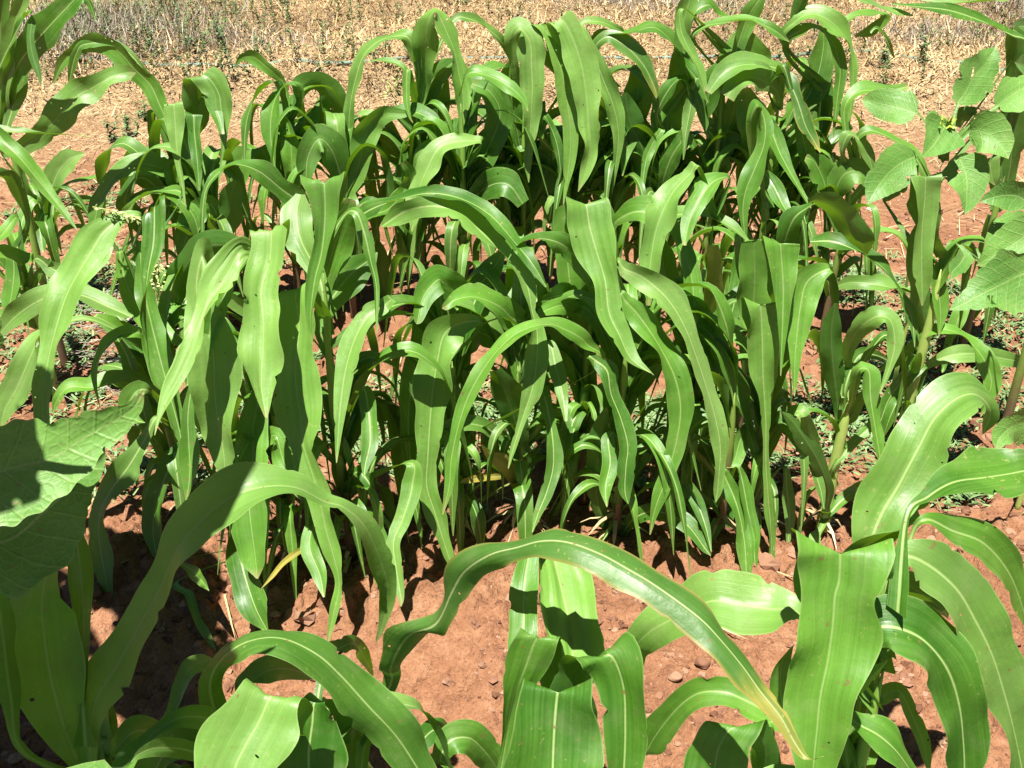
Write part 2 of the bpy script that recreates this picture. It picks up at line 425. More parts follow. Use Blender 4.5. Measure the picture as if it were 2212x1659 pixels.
def tube(path, rad, nseg=10):
    verts = []; faces = []
    n = len(path)
    for i, p in enumerate(path):
        t = (path[min(n - 1, i + 1)] - path[max(0, i - 1)]).normalized()
        a = t.orthogonal().normalized() if abs(t.z) > .3 else t.cross(Vector((0, 0, 1))).normalized()
        if abs(t.z) > .3: a = Vector((1, 0, 0)) - t * t.x; a.normalize()
        bb = t.cross(a)
        for j in range(nseg):
            an = j / nseg * 2 * math.pi
            verts.append(p + (a * math.cos(an) + bb * math.sin(an)) * rad[i])
    for i in range(n - 1):
        for j in range(nseg):
            faces.append((i * nseg + j, i * nseg + (j + 1) % nseg, (i + 1) * nseg + (j + 1) % nseg, (i + 1) * nseg + j))
    faces.append(tuple(range(nseg))[::-1]); faces.append(tuple((n - 1) * nseg + j for j in range(nseg)))
    return verts, faces
def finish_stalk(P, r0=.011, mat='stalk', lean=0):
    h = P.top - .05; path = []; rad = []; n = max(8, int(h / .03)); q = random.Random(int(abs(P.x) * 1e4))
    ph = q.uniform(0, .08)
    for i in range(n + 1):
        t = i / n; z = t * h
        path.append(Vector((.003 * math.sin(z * 9 + ph * 60), .003 * math.cos(z * 8), z)))
        node = max(0, 1 - abs(((z + ph) % .085) - .04) / .009)
        rad.append(r0 * (1.1 - .45 * t) * (1 + .14 * node) * min(1, (1 - t) * 5 + .12))
    v, f = tube(path, rad, 10); mesh_obj('stalk', v, f, M[mat], P.root)
# ------------------------------------------------------------------ the front row
G1 = 'large corn plants in the front row'; G2 = 'corn plants in the middle row'; G3 = 'corn plants in the back row'
Plant('P1', 193, 1640, .98, 'shaded corn plant at the lower left, its dark blades rising under the ragged sunflower leaf', G1)
L('P1', 'V', 0, 22, '193 1640 30|205 1520 70|250 1440 95|300 1352 88|347 1265 80|380 1190 88|432 1125 100|500 1072 80|570 1050 56|640 1052 46|700 1082 34|745 1097 27|790 1140 48|825 1220 48|838 1280 38|826 1350 22|812 1388 2', W=.08, ruff=.05)
L('P1', 'G', 0, 6, '500 1600 120|400 1350 280|320 1050 400|285 800 400|270 550 370|330 250 190|400 110 130|480 20 20', W=.10, ruff=.04)
L('P1', 'G', 1, 12, '540 1300 50|535 1000 90|540 700 120|525 420 150|500 200 130|490 20 10', W=.07)
L('P1', 'G', -2, -8, '160 1560 60|70 1200 120|30 900 140|0 650 130|-30 400 60|-50 250 6', W=.07)
L('P1', 'G', 2, 26, '900 1500 40|1080 1340 70|1170 1130 115|1225 1015 120|1320 970 90|1390 955 6', W=.05)
L('P1', 'G', 2, 16, '660 1560 30|690 1430 60|705 1340 40|700 1290 4', W=.03)
L('P1', 'G', 3, 18, '640 1640 40|760 1520 120|860 1430 150|960 1420 120|1080 1480 40|1130 1540 3', W=.05)
Plant('P2', 640, 1640, 1.0, 'corn plant whose yellow-tipped thin blade arches across the bottom centre', G1)
L('P2', 'V', 14, -22, 'e 817 1500 848 1506|e 817.5 1439 871 1446|e 837 1366 924 1389|e 925 1329 954 1369|e 951 1272 997 1293|e 971 1222 1037 1249|e 1031 1179 1087 1216|e 1104 1162 1130 1201|e 1171 1141 1167 1194|e 1231 1144 1221 1196|e 1304 1166 1284 1222|e 1371 1194 1337 1259|e 1437 1239 1400 1292|e 1528 1306 1491 1359|e 1574 1359 1541 1403|e 1621 1413 1591 1466|e 1661 1479 1624 1506|e 1701 1539 1674 1563|e 1728 1599 1708 1613|e 1751 1636 1738 1640|e 1781 1632 1780 1634', W=.062, mat='tipyellow', ruff=.05, curl=-.35, m=6)
L('P2', 'V', 2, -4, '500 1640 40|468 1550 52|453 1480 60|477 1425 52|532 1385 66|605 1376 72|682 1410 80|740 1462 92|800 1530 92|862 1600 86|920 1690 66|970 1790 6', W=.085, curl=-.2, ruff=.05)
L('P2', 'G', -6, -24, 'e 1560 1420 1980 1480|e 1590 1240 2000 1310|e 1570 1138 1950 1245|e 1415 1310 1938 1415|e 1318 1480 1862 1550|e 1268 1650 1770 1690|e 1250 1900 1700 1900|e 1300 2200 1500 2200|e 1390 2400 1400 2400', W=.10, pleat=.05, pale=0.25)
L('P2', 'G', -8, 2, 'e 1900 1900 2150 1900|e 1800 1620 2200 1600|e 1880 1390 2170 1350|e 1955 1230 2120 1240|e 2010 1185 2200 1290|e 2070 1230 2260 1380|e 2150 1380 2270 1500|e 2220 1500 2230 1510', W=.10)
L('P2', 'G', -2, -16, '1460 1380 60|1330 1335 90|1180 1330 90|1040 1400 80|930 1500 90|830 1620 150|760 1720 130|700 1850 10', W=.08)
L('P2', 'G', -4, -18, '1380 1640 40|1260 1560 70|1130 1530 90|1000 1530 100|900 1570 60|850 1620 10', W=.07)
L('P2', 'H', 6, 2, '80 1850 60|60 1600 110|100 1420 130|170 1390 120|150 1500 100|130 1660 90|110 1850 10', W=.07)
L('P2', 'H', 8, 20, '420 1700 60|480 1560 110|560 1440 130|640 1400 100|700 1430 40|740 1440 3', W=.06)
L('P2', 'H', 6, 14, '640 1750 60|640 1600 110|710 1480 120|830 1465 130|920 1540 160|1000 1650 130|1060 1780 8', W=.08)
L('P2', 'V', 14, 30, '520 1520 20|548 1468 46|590 1446 48|636 1448 34|680 1466 3', W=.05)
L('P2', 'V', 16, 36, '700 1430 20|735 1400 36|768 1392 26|792 1430 20|806 1460 3', W=.04)
Plant('P3', 1250, 1640, .80, 'bottom centre corn plant with two broad folded blades hanging towards the viewer', G1)
L('P3', 'H', 5, -12, 'e 1200 1700 1600 1700|e 1220 1400 1620 1400|e 1190 1240 1640 1240|e 1168 1130 1640 1185|e 1130 1250 1650 1290|e 1085 1460 1672 1480|e 1060 1660 1678 1670|e 1080 1900 1640 1900|e 1200 2200 1500 2200|e 1330 2450 1340 2450', W=.09, ruff=.04, curl=.34)
L('P3', 'H', 8, -5, 'e 1360 1560 1640 1560|e 1330 1280 1640 1330|e 1340 1130 1625 1180|e 1430 1010 1720 1000|e 1560 960 1900 885|e 1640 1130 2004 1120|e 1685 1400 1995 1390|e 1735 1660 1930 1660|e 1750 1900 1870 1900|e 1790 2150 1800 2150', W=.09, pleat=.05, ruff=.04, curl=.34)
L('P3', 'H', 9, 4, 'e 1330 1350 1460 1330|e 1290 1100 1470 1080|e 1240 900 1460 900|e 1138 800 1405 830|e 1060 1030 1315 1030|e 1030 1250 1195 1230|e 1027 1480 1110 1480|e 1006 1660 1066 1660|e 990 1850 1010 1850', W=.075, pleat=.06)
L('P3', 'H', 12, 34, 'e 1180 1250 1290 1230|e 1090 1000 1260 980|e 1060 700 1300 700|e 1072 560 1290 560|e 1110 400 1280 400|e 1150 260 1300 250|e 1200 225 1330 225|e 1240 300 1330 300', W=.08, pleat=.05, b=1)
L('P3', 'H', 13, 38, 'e 1430 1250 1560 1250|e 1340 950 1680 950|e 1300 700 1655 720|e 1260 450 1600 450|e 1240 270 1530 280|e 1270 215 1500 215|e 1300 280 1480 280', W=.09, pleat=.2, curl=.3, pale=0.35)
Plant('P4', 1880, 1560, 1.0, 'large lower right corn plant with a wide flat blade hanging down its front', G1)
L('P4', 'I', 2, -16, 'e 860 900 1160 900|e 800 600 1250 600|e 760 380 1330 400|e 705 240 1352 270|e 730 430 1300 460|e 736 560 1242 545|e 722 750 1232 750|e 698 950 1195 960|e 655 1190 1130 1200|e 690 1420 1050 1420|e 720 1660 980 1660|e 800 1880 900 1880|e 850 2050 856 2050', W=.09, ruff=.05, curl=.36)
L('P4', 'I', 1, -6, '1100 960 60|1210 790 190|1340 740 270|1550 815 320|1710 1000 350|1795 1250 340|1825 1500 290|1825 1750 200|1800 1980 8', W=.095, ruff=.05)
L('P4', 'I', 6, -2, '1330 420 60|1430 290 90|1590 340 240|1780 500 350|1900 700 340|2020 950 330|2110 1250 290|2180 1550 240|2230 1850 150|2260 2100 6', W=.095, ruff=.05)
L('P4', 'I', 8, 14, '1470 200 30|1570 50 50|1750 120 160|1950 200 200|2110 380 210|2200 600 160|2260 850 90|2290 1050 4', W=.09)
L('P4', 'F', 10, 26, '1180 2000 120|1230 1820 260|1295 1660 340|1405 1480 400|1530 1240 335|1625 1060 285|1760 930 235|1885 890 170|1975 955 140|1995 1040 115|1945 1155 6', W=.105, ruff=.05, pale=0.3)
L('P4', 'F', 8, 20, '1450 1700 40|1590 1560 80|1750 1465 190|1950 1430 330|2120 1405 330|2250 1390 250|2420 1410 10', W=.095, ruff=.05)
L('P4', 'I', 6, 12, '1060 420 60|1120 270 190|1250 180 250|1400 110 160|1550 60 70|1600 45 10', W=.09, k=-1)
L('P4', 'I', 4, 12, '1180 460 100|1330 420 200|1480 480 220|1600 560 140|1690 640 20', W=.09, k=-1)
L('P4', 'I', 4, 14, '850 780 60|730 640 110|560 625 225|380 600 280|180 575 260|-45 680 240|-210 775 250|-320 900 190|-290 1010 70|-280 1060 4', W=.09, ruff=.05)
L('P4', 'I', 2, 10, '780 1400 60|600 1320 130|430 1230 180|280 1170 120|120 1170 140|0 1240 150|-110 1360 190|-195 1480 150|-245 1575 6', W=.075)
L('P4', 'I', 1, -12, 'e 500 1900 640 1900|e 450 1700 630 1700|e 430 1500 620 1480|e 190 1360 520 1410|e 65 1500 432 1500|e 0 1650 415 1660|e -20 1900 350 1900|e 60 2100 200 2100', W=.085)
L('P4', 'I', 3, 6, '700 1350 40|640 1200 110|640 1000 130|690 900 60|720 860 4', W=.05, k=-1)
L('P4', 'I', 2, 2, '900 1750 60|800 1500 150|620 1360 120|540 1400 130|500 1560 120|470 1720 10', W=.07)
L('P4', 'I', -2, -8, '1000 1300 40|1150 1380 120|1280 1450 180|1400 1560 200|1500 1720 160|1560 1900 8', W=.08)
L('P4', 'I', 4, 0, '1150 1250 40|1280 1200 90|1400 1160 80|1480 1300 90|1560 1500 90|1600 1700 6', W=.05)
L('P4', 'I', 10, 22, '1300 800 30|1450 640 60|1580 590 90|1690 640 60|1720 690 6', W=.05)
L('P4', 'I', 2, -4, '1040 1300 60|1120 1150 130|1230 1050 150|1290 1000 60|1330 960 4', W=.06, k=-1)
L('P4', 'I', 0, 0, '1080 1700 40|1060 1550 80|1090 1420 90|1160 1350 70|1220 1400 8', W=.05)
q_ = random.Random(77)
for k_ in ('P1', 'P2', 'P3', 'P4'):
    for i in range(13):
        wild_leaf(PL[k_], q_.uniform(.06, .34), q_.uniform(0, 6.28), q_.uniform(.3, .55), R(q_.uniform(35, 70)), q_.uniform(.045, .075), q_, m=5, nu=8)
for k_ in ('P1', 'P2', 'P3', 'P4'): PL[k_].top -= .07
for k_ in ('P1', 'P2', 'P3', 'P4'): finish_stalk(PL[k_], .013)

# ------------------------------------------------------------------ sunflowers
GS = 'sunflowers among the corn'
Plant('SL', -420, 1120, .74, 'sunflower at the left edge with a large chewed leaf half in shadow', GS, 'sun')
SF = dict(mat='sun', W=.02, m=16, nu=10, serr=.07, ruff=.13, curl=.10, fine=.02)
L('SL', 'V', 4, 12, '-160 1062 20|-130 1055 190|-60 1035 270|30 1010 228|110 990 190|180 948 118|250 908 92|288 882 46|312 842 2', **SF)
L('SL', 'V', 6, 14, '-150 1220 30|-90 1190 180|20 1165 240|90 1110 190|160 1045 120|205 990 60|225 955 2', **SF)
L('SL', 'V', 6, 2, '-150 1000 30|-100 900 90|-80 810 150|-60 700 120|-50 600 4', **SF)
L('SL', 'V', -4, 2, '-230 980 30|-150 860 160|-60 760 170|10 690 120|-30 640 4', **SF) if False else None
q_ = random.Random(2)
for vx_, vy_, vY_, z_ in ((-40, 930, .80, 1.56), (300, 1380, 1.05, 1.6), (400, 1170, 1.12, 1.68), (130, 1230, 1.0, 1.62), (250, 1200, 1.95, 1.74), (330, 1340, 1.7, 1.66), (200, 1520, 1.0, 1.5), (120, 1560, .98, 1.44), (270, 1290, 1.0, 1.66), (340, 1180, 1.08, 1.74), (230, 1450, .99, 1.56), (180, 1130, 1.0, 1.7)):  # unseen upper leaves added along sun rays to shade the lower left
    e_ = at(vx_, vy_, vY_)[0]; e_ = e_ + sd * ((z_ - e_.z) / sd.z); a_ = PL['SL'].axis(z_ - .08); dr = e_ - a_
    sd_ = Vector((dr.y, -dr.x, 0)).normalized(); a_ = e_ - dr.normalized() * min(.34, dr.length)
    blade([PL['SL'].axis(z_ - .1), a_ + (e_ - a_) * .2, a_ + (e_ - a_) * .45, a_ + (e_ - a_) * .8, e_ + (e_ - a_) * .35 - Vector((0, 0, .04))], [sd_ * .005, sd_ * .05, sd_ * .14, sd_ * .11, sd_ * .002], PL['SL'].root, M['sun'], curl=.1, ruff=.08, serr=.06, seed=int(z_ * 100))
    print('shade leaf', [round(c, 2) for c in e_], 'axis', round(PL['SL'].x, 2), 'edge x', round(-.5 * (e_.y * .866 - (e_.z - 1.6) * .5), 2))
tg_ = [(470, 1100, 1.14, 1.74, .06), (430, 1130, 1.12, 1.7, .08), (330, 1270, 1.07, 1.72, .11), (90, 1500, .98, 1.68, .11), (260, 1600, .98, 1.7, .11)]
for i in range(46):  # more unseen leaves added to mottle the soil with shade
    tg_.append((q_.uniform(-700, 430), q_.uniform(1180, 1800), None, q_.uniform(1.3, 1.75), q_.uniform(.06, .10)))
for vx_, vy_, vY_, z_, hw_ in tg_:
    e_ = at(vx_, vy_, vY_)[0] if vY_ else on_ground(vx_, vy_)
    e_ = e_ + sd * ((z_ - e_.z) / sd.z)
    if z_ < 1.7 - e_.y * .167 and e_.x > -.5 * (e_.y * .866 - (z_ - 1.6) * .5) - hw_ - .06: continue
    a_ = PL['SL'].axis(z_ - .12); dr = e_ - a_
    if dr.length < .12 or dr.length > .95: continue
    sd_ = Vector((dr.y, -dr.x, 0)).normalized(); u_ = dr.normalized()
    blade([a_, a_ + dr * .5 + Vector((0, 0, .03)), e_ - u_ * .13, e_ - u_ * .04, e_ + u_ * .06, e_ + u_ * .15 - Vector((0, 0, .04))], [sd_ * .004, sd_ * .005, sd_ * hw_ * .5, sd_ * hw_, sd_ * hw_ * .8, sd_ * .002], PL['SL'].root, M['sun'], m=5, curl=.1, ruff=.08, serr=.06, seed=int(z_ * 1000))
for i in range(14):  # low leaves added out of view to shade the near soil
    a0_ = PL['SL'].axis(q_.uniform(.3, .7)); az_ = q_.uniform(-.6, 3.4); l_ = q_.uniform(.3, .6)
    dr = Vector((math.sin(az_), math.cos(az_), q_.uniform(-.1, .15))); sd_ = Vector((dr.y, -dr.x, 0)).normalized()
    e_ = a0_ + dr * l_
    if e_.z + .02 > 1.6 - (e_.y + .05) * 1.25 or e_.y > .72: continue
    blade([a0_, a0_ + dr * (l_ * .3), a0_ + dr * (l_ * .5), a0_ + dr * (l_ * .8), e_ - Vector((0, 0, .05))], [sd_ * .006, sd_ * .04, sd_ * .12, sd_ * .09, sd_ * .002], PL['SL'].root, M['sun'], curl=.1, ruff=.08, serr=.06, seed=i)
PL['SL'].top = 1.78
Plant('SR', 2050, 285, 2.75, 'young sunflower at the right with heart-shaped leaves round a pale green bud', GS, 'sun')
SG = dict(mat='sun', W=.03, m=9, serr=.035, ruff=.12, curl=.2, fine=.02)
L('SR', 'C', 4, 14, '1780 690 20|1790 660 110|1840 590 240|1900 490 300|1960 420 210|2010 340 90|2032 298 2', **SG)
L('SR', 'C', -2, 8, '1535 745 20|1510 735 110|1450 710 250|1370 690 280|1280 670 190|1200 650 90|1155 645 2', **SG)
L('SR', 'C', -6, -18, '1715 800 20|1705 815 130|1680 860 280|1650 910 220|1600 970 120|1550 1018 2', **SG)
L('SR', 'C', -4, -12, '1850 850 20|1865 850 130|1930 850 290|2000 880 300|2070 950 190|2112 1030 2', **SG)
L('SR', 'C', -4, -14, '1520 1012 20|1500 1020 120|1430 1050 240|1350 1110 270|1280 1190 220|1230 1270 110|1198 1325 2', **SG)
L('SR', 'C', -6, -16, '1790 1010 20|1795 1025 150|1820 1080 280|1845 1160 260|1845 1260 180|1840 1340 80|1830 1392 2', **SG)
L('SR', 'C', 2, 12, '2015 705 20|2035 690 100|2100 640 230|2190 580 240|2300 520 100|2360 500 2', **SG)
L('SR', 'C', 0, -10, '1650 740 14|1645 740 80|1630 760 130|1640 800 80|1680 830 2', **SG)
L('SR', 'C', 8, 14, '1900 740 20|1850 730 90|1800 760 120|1790 800 90|1800 830 2', **SG)
L('SR', 'C', 10, 4, '1330 1340 20|1320 1300 60|1350 1240 120|1410 1190 120|1470 1160 2', **SG)
L('SR', 'C', 30, 20, '2260 200 20|2240 180 90|2200 170 110|2160 180 70|2140 200 2', **SG)
L('SR', 'C', 26, 14, '2260 420 20|2240 420 90|2190 420 130|2150 400 2', **SG)
PL['SR'].top = .80
Plant('SR2', 2350, 600, 2.1, 'sunflower at the right edge with big toothed leaves above dark shade', GS, 'sun')
L('SR2', 'F', -4, -10, '2330 60 20|2290 80 240|2180 130 360|2060 190 340|1930 250 280|1820 310 150|1730 350 2', **SF)
L('SR2', 'C', 8, 4, '2330 1500 20|2270 1490 200|2180 1560 300|2080 1620 260|1980 1680 160|1900 1720 2', **SG)
L('SR2', 'C', 14, 12, '2280 1320 20|2240 1310 100|2160 1270 180|2060 1270 170|1980 1290 90|1925 1310 2', **SG)
L('SR2', 'F', -12, -20, '2330 1080 20|2290 1080 200|2200 1090 270|2120 1120 210|2050 1190 120|2030 1260 2', **SF)
L('SR2', 'C', 20, 10, '2280 1430 20|2240 1430 110|2150 1440 150|2060 1480 130|1990 1560 80|1950 1610 2', **SG)
L('SR2', 'F', 10, -4, '1840 -40 20|1830 0 110|1790 60 120|1750 100 90|1740 150 2', **SG)
PL['SR2'].top = .72
for k_ in ('SL', 'SR', 'SR2'): finish_stalk(PL[k_], .0065 if k_ != 'SL' else .014, 'stalkg')
def bud(P, x, y, Y, r):
    c, _ = at(x, y, Y); verts = []; faces = []; c = c - P.root.location
    q = random.Random(4)
    for i in range(26):
        a = q.uniform(0, 6.28); e = q.uniform(-.3, 1.3)
        d = Vector((math.cos(a) * math.cos(e), math.sin(a) * math.cos(e), math.sin(e)))
        s = d.orthogonal().normalized() * r * .35; b = len(verts)
        verts += [c + d * r * .2 - s, c + d * r * .2 + s, c + d * r * .7 + s * .8, c + d * r * 1.35 + Vector((0, 0, r * .3)), c + d * r * .7 - s * .8]
        faces.append((b, b + 1, b + 2, b + 3, b + 4))
    mesh_obj('bud', verts, faces, M['bud'], P.root)
bud(PL['SR'], 2043, 272, 2.69, .022)

# ------------------------------------------------------------------ the middle row
Plant('R1', 310, 640, 2.05, 'corn plant whose long glossy blade hangs down to the chewed sunflower leaf', G2)
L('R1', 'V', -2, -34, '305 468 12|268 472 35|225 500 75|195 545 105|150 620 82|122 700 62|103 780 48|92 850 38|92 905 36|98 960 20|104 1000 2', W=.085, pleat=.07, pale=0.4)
L('R1', 'V', -4, -26, 'e 330 500 360 480|e 307 465 365 432|e 312 520 352 530|e 306 585 335 595|e 306 660 320 680|e 313 730 323 740|e 327 822 328 824', W=.06, pleat=.16, curl=.4)
L('R1', 'V', -2, -22, '302 520 20|310 620 36|325 690 40|342 760 52|366 850 42|385 920 30|396 975 3', W=.06)
L('R1', 'V', 0, -10, '262 545 12|266 590 30|290 650 45|330 700 45|390 742 20|410 750 3', W=.06)
L('R1', 'V', 6, 14, '300 690 14|280 682 22|235 662 34|170 636 42|100 642 46|35 682 46|0 722 26|-12 750 3', W=.065)
L('R1', 'D', -4, -14, '620 420 30|400 440 70|260 520 120|200 640 160|110 850 180|30 1000 110|5 1130 6', W=.065)
L('R1', 'D', -6, -16, '930 510 50|800 500 70|690 570 115|620 720 60|618 850 26|650 985 4', W=.05)
L('R1', 'D', 2, 10, '620 410 20|720 440 90|860 540 110|930 660 100|960 780 60|980 860 4', W=.055)
L('R1', 'D', -4, -12, '1000 860 30|880 790 80|760 800 100|600 850 90|450 850 70|370 930 60|340 1030 4', W=.05)
L('R1', 'D', -8, -18, '980 880 30|900 870 100|850 930 150|830 1000 100|880 1060 40|940 1080 3', W=.05)
L('R1', 'V', -10, -30, '340 900 16|312 950 36|276 1010 58|242 1055 48|216 1105 42|214 1165 46|226 1240 40|242 1320 28|260 1368 3', W=.06)
L('R1', 'V', -6, -20, '400 960 16|383 978 30|360 1022 54|340 1080 46|330 1140 42|336 1190 22|346 1218 2', W=.055)
L('R1', 'A', 8, 24, '1180 1280 60|1020 1240 60|900 1290 60|820 1370 60|760 1400 4', W=.05)
L('R1', 'V', 0, -8, '250 720 10|275 770 30|300 850 40|320 920 30|340 960 4', W=.04)
Plant('R2', 560, 640, 1.9, 'corn plant with a wide pleated pale blade folded sharply at its top', G2)
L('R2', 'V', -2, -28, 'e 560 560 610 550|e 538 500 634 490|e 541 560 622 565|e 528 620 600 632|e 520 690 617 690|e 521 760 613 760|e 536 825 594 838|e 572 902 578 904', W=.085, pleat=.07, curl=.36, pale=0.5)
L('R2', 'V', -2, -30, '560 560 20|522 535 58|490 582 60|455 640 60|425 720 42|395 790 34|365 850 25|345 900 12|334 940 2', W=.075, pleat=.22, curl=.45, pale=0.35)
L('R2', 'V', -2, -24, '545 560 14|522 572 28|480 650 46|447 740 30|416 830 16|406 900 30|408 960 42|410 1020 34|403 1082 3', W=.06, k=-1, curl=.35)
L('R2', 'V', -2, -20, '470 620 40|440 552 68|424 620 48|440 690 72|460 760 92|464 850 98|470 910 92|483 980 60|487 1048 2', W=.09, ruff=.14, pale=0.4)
L('R2', 'V', -4, -26, '565 840 20|556 870 42|546 930 60|545 1000 82|535 1045 84|540 1120 76|550 1200 64|556 1250 4', W=.08)
L('R2', 'V', -4, -18, '540 1010 20|590 940 28|610 990 45|630 1040 36|650 1080 3', W=.045)
L('R2', 'V', -10, -34, '520 1130 20|515 1165 38|525 1230 60|550 1310 66|573 1355 20|580 1370 2', W=.065)
L('R2', 'V', 10, 26, '540 560 20|490 530 50|430 540 70|390 600 50|370 680 20', W=.07, k=-1)
L('R2', 'V', -2, -10, '590 1150 14|630 1150 16|665 1170 20|685 1200 14|690 1215 2', W=.02)
L('R2', 'G', -14, -34, '2030 250 12|1950 250 34|1850 320 36|1770 410 28|1690 500 3', W=.02, mat='yellow')
L('R2', 'G', -10, -30, '1220 300 30|1250 380 60|1310 450 50|1355 510 4', W=.03)
L('R2', 'G', -10, -30, '1180 430 40|1230 540 60|1270 680 50|1340 800 50|1400 900 4', W=.03)
Plant('R3', 700, 640, 1.9, 'corn plant with a long wavy-edged blade hanging left of the pale soil mound', G2)
L('R3', 'V', -4, -36, 'e 660 640 690 640|e 610 640 670 610|e 605 720 685 700|e 596 830 680 790|e 602 900 694 900|e 617 955 690 960|e 645 1020 710 1050|e 668 1080 714 1095|e 685 1150 726 1150|e 702 1200 738 1200|e 724 1258 742 1268|e 712 1322 728 1330|e 706 1386 709 1392', W=.085, ruff=.06, pale=0.35)
L('R3', 'V', -2, -16, 'e 690 520 720 520|e 656 393 742 389|e 680 470 725 452|e 678 540 712 545|e 667 600 692 612|e 661 680 679 692|e 674 744 677 746', W=.07, curl=.4, pleat=.06)
L('R3', 'V', -4, -24, '838 650 14|830 660 32|795 682 54|766 732 52|746 800 44|735 880 30|729 960 14|727 1000 2', W=.065)
L('R3', 'V', 2, -10, '740 470 12|768 458 20|786 500 28|800 560 20|813 620 14|814 700 5|816 718 2', W=.03)
L('R3', 'V', 6, 4, '700 620 40|720 540 70|745 470 60|760 430 20', W=.08, k=-1)
L('R3', 'V', 4, 18, '690 600 30|650 520 60|640 460 60|650 420 20', W=.08, k=-1)
L('R3', 'V', 2, 10, '690 700 30|720 640 60|760 590 70|800 560 40|815 545 4', W=.07, k=-1)
L('R3', 'V', -6, -24, '780 840 20|795 880 34|800 950 36|790 1000 20|786 1030 3', W=.04)
L('R3', 'V', -8, -26, '700 1060 20|680 1120 34|668 1180 40|690 1240 30|700 1290 4', W=.04)
L('R3', 'V', -10, -30, '880 1000 20|890 1050 46|870 1120 34|850 1170 30|856 1230 38|866 1290 14|866 1310 2', W=.055)
Plant('R4', 985, 1060, 2.02, 'reddish-stemmed corn plant whose big bright blade bends over left of the centre', G2)
L('R4', 'V', -2, -26, '1040 702 14|1000 697 46|960 722 86|944 780 94|934 850 82|928 920 62|924 990 48|922 1050 40|940 1110 38|962 1180 24|985 1250 10|1000 1312 2', W=.085, pale=0.35)
L('R4', 'V', 4, -14, '960 690 50|930 690 62|905 750 46|890 820 40|882 900 36|885 980 28|890 1050 22|905 1130 12|911 1185 2', W=.075)
L('R4', 'V', 8, -6, '1000 640 20|990 625 50|960 611 62|945 605 60|915 640 46|903 690 20|900 700 3', W=.065)
L('R4', 'V', -4, -26, '1284 800 8|1266 742 26|1222 712 36|1180 700 34|1122 716 34|1080 750 42|1042 800 42|1010 860 36|990 920 26|975 990 22|970 1050 18|956 1112 2', W=.07)
L('R4', 'V', 2, -2, '1020 1060 12|1000 1010 24|990 930 50|970 850 60|965 800 40', W=.06, k=-1)
L('R4', 'V', 2, 16, '960 1020 16|940 960 30|920 900 40|880 860 36|860 830 4', W=.05, k=-1)
L('R4', 'V', 4, -8, '1105 978 10|1060 930 24|1010 915 34|970 930 40|945 970 3', W=.04)
L('R4', 'V', 4, -10, '1110 1036 8|1060 1030 16|1010 1038 14|995 1042 2', W=.016, mat='yellow')
Plant('R5', 1120, 1120, 2.05, 'corn plant under the two long blades arching together over the centre', G2)
L('R5', 'V', 20, -8, '765 500 10|770 475 18|805 450 34|862 430 32|930 417 24|1000 430 30|1060 465 34|1110 520 38|1150 570 30|1180 620 4', W=.075, b=0)
L('R5', 'V', 12, -20, '825 490 10|838 480 26|880 455 48|940 445 44|1000 460 46|1040 500 50|1080 540 50|1120 580 42|1140 620 32|1149 670 20|1160 712 32|1160 770 46|1150 840 42|1130 900 22|1110 965 12|1098 1012 2', W=.075, b=0, pale=0.25)
L('R5', 'V', 2, -10, '1145 700 18|1110 690 50|1080 662 58|1030 641 44|990 645 30|962 662 18|955 666 3', W=.07)
L('R5', 'V', 4, 6, '1110 800 20|1075 720 30|1020 640 20|1050 600 60|1078 560 36|1085 540 6', W=.07, k=-1)
L('R5', 'V', 0, -6, '1140 1000 16|1125 960 36|1110 900 50|1090 840 60|1070 800 30', W=.07, k=-1)
L('R5', 'V', -2, -22, '1150 860 16|1170 842 30|1190 920 25|1196 1000 34|1182 1060 30|1162 1110 20|1150 1150 3', W=.05)
L('R5', 'V', 0, -8, '1160 930 14|1180 900 24|1210 890 18|1225 900 3', W=.03)
L('R5', 'V', -2, -16, '1180 740 20|1200 790 34|1215 850 30|1222 910 8', W=.05)
L('R5', 'V', 2, 10, '1100 760 20|1060 730 50|1030 720 50|1000 760 30', W=.06, k=-1)
L('R5', 'V', 0, -12, '1140 1090 10|1120 1050 30|1090 1000 36|1060 985 20|1040 960 3', W=.03, mat='yellow')
Plant('R6', 1262, 900, 2.15, 'corn plant with one wide shining blade sweeping down to the right at the centre', G2)
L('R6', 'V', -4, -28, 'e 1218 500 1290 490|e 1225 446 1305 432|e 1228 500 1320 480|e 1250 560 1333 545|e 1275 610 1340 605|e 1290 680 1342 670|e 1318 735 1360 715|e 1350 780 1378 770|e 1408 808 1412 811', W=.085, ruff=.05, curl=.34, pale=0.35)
L('R6', 'V', 2, 8, '1240 700 20|1230 600 50|1222 520 56|1222 460 50|1230 440 10', W=.07)
L('R6', 'V', 2, -14, '1290 650 20|1262 582 44|1220 532 44|1172 515 30|1125 524 18|1098 560 2', W=.06)
L('R6', 'V', 0, -8, '1250 660 14|1230 640 50|1200 640 60|1170 650 20', W=.06, k=-1)
L('R6', 'V', -4, -14, '1250 680 30|1220 660 34|1180 670 20|1150 690 4', W=.05)
L('R6', 'V', 0, -8, '1240 760 30|1220 740 40|1200 700 50|1180 660 40|1165 600 10', W=.06)
L('R6', 'V', 2, 0, '1280 980 14|1270 860 50|1250 780 60|1240 740 20', W=.06, k=-1)
Plant('R7', 1330, 1130, 2.0, 'corn plant with a narrow crinkled blade hanging straight before its pale stem', G2)
L('R7', 'V', -4, -18, '1275 775 12|1288 780 25|1312 802 40|1320 850 42|1340 900 40|1356 960 45|1352 1010 42|1350 1060 25|1357 1088 3', W=.055, ruff=.16)
L('R7', 'V', -4, -16, '1330 940 10|1314 948 30|1318 1000 36|1308 1050 28|1311 1095 2', W=.045)
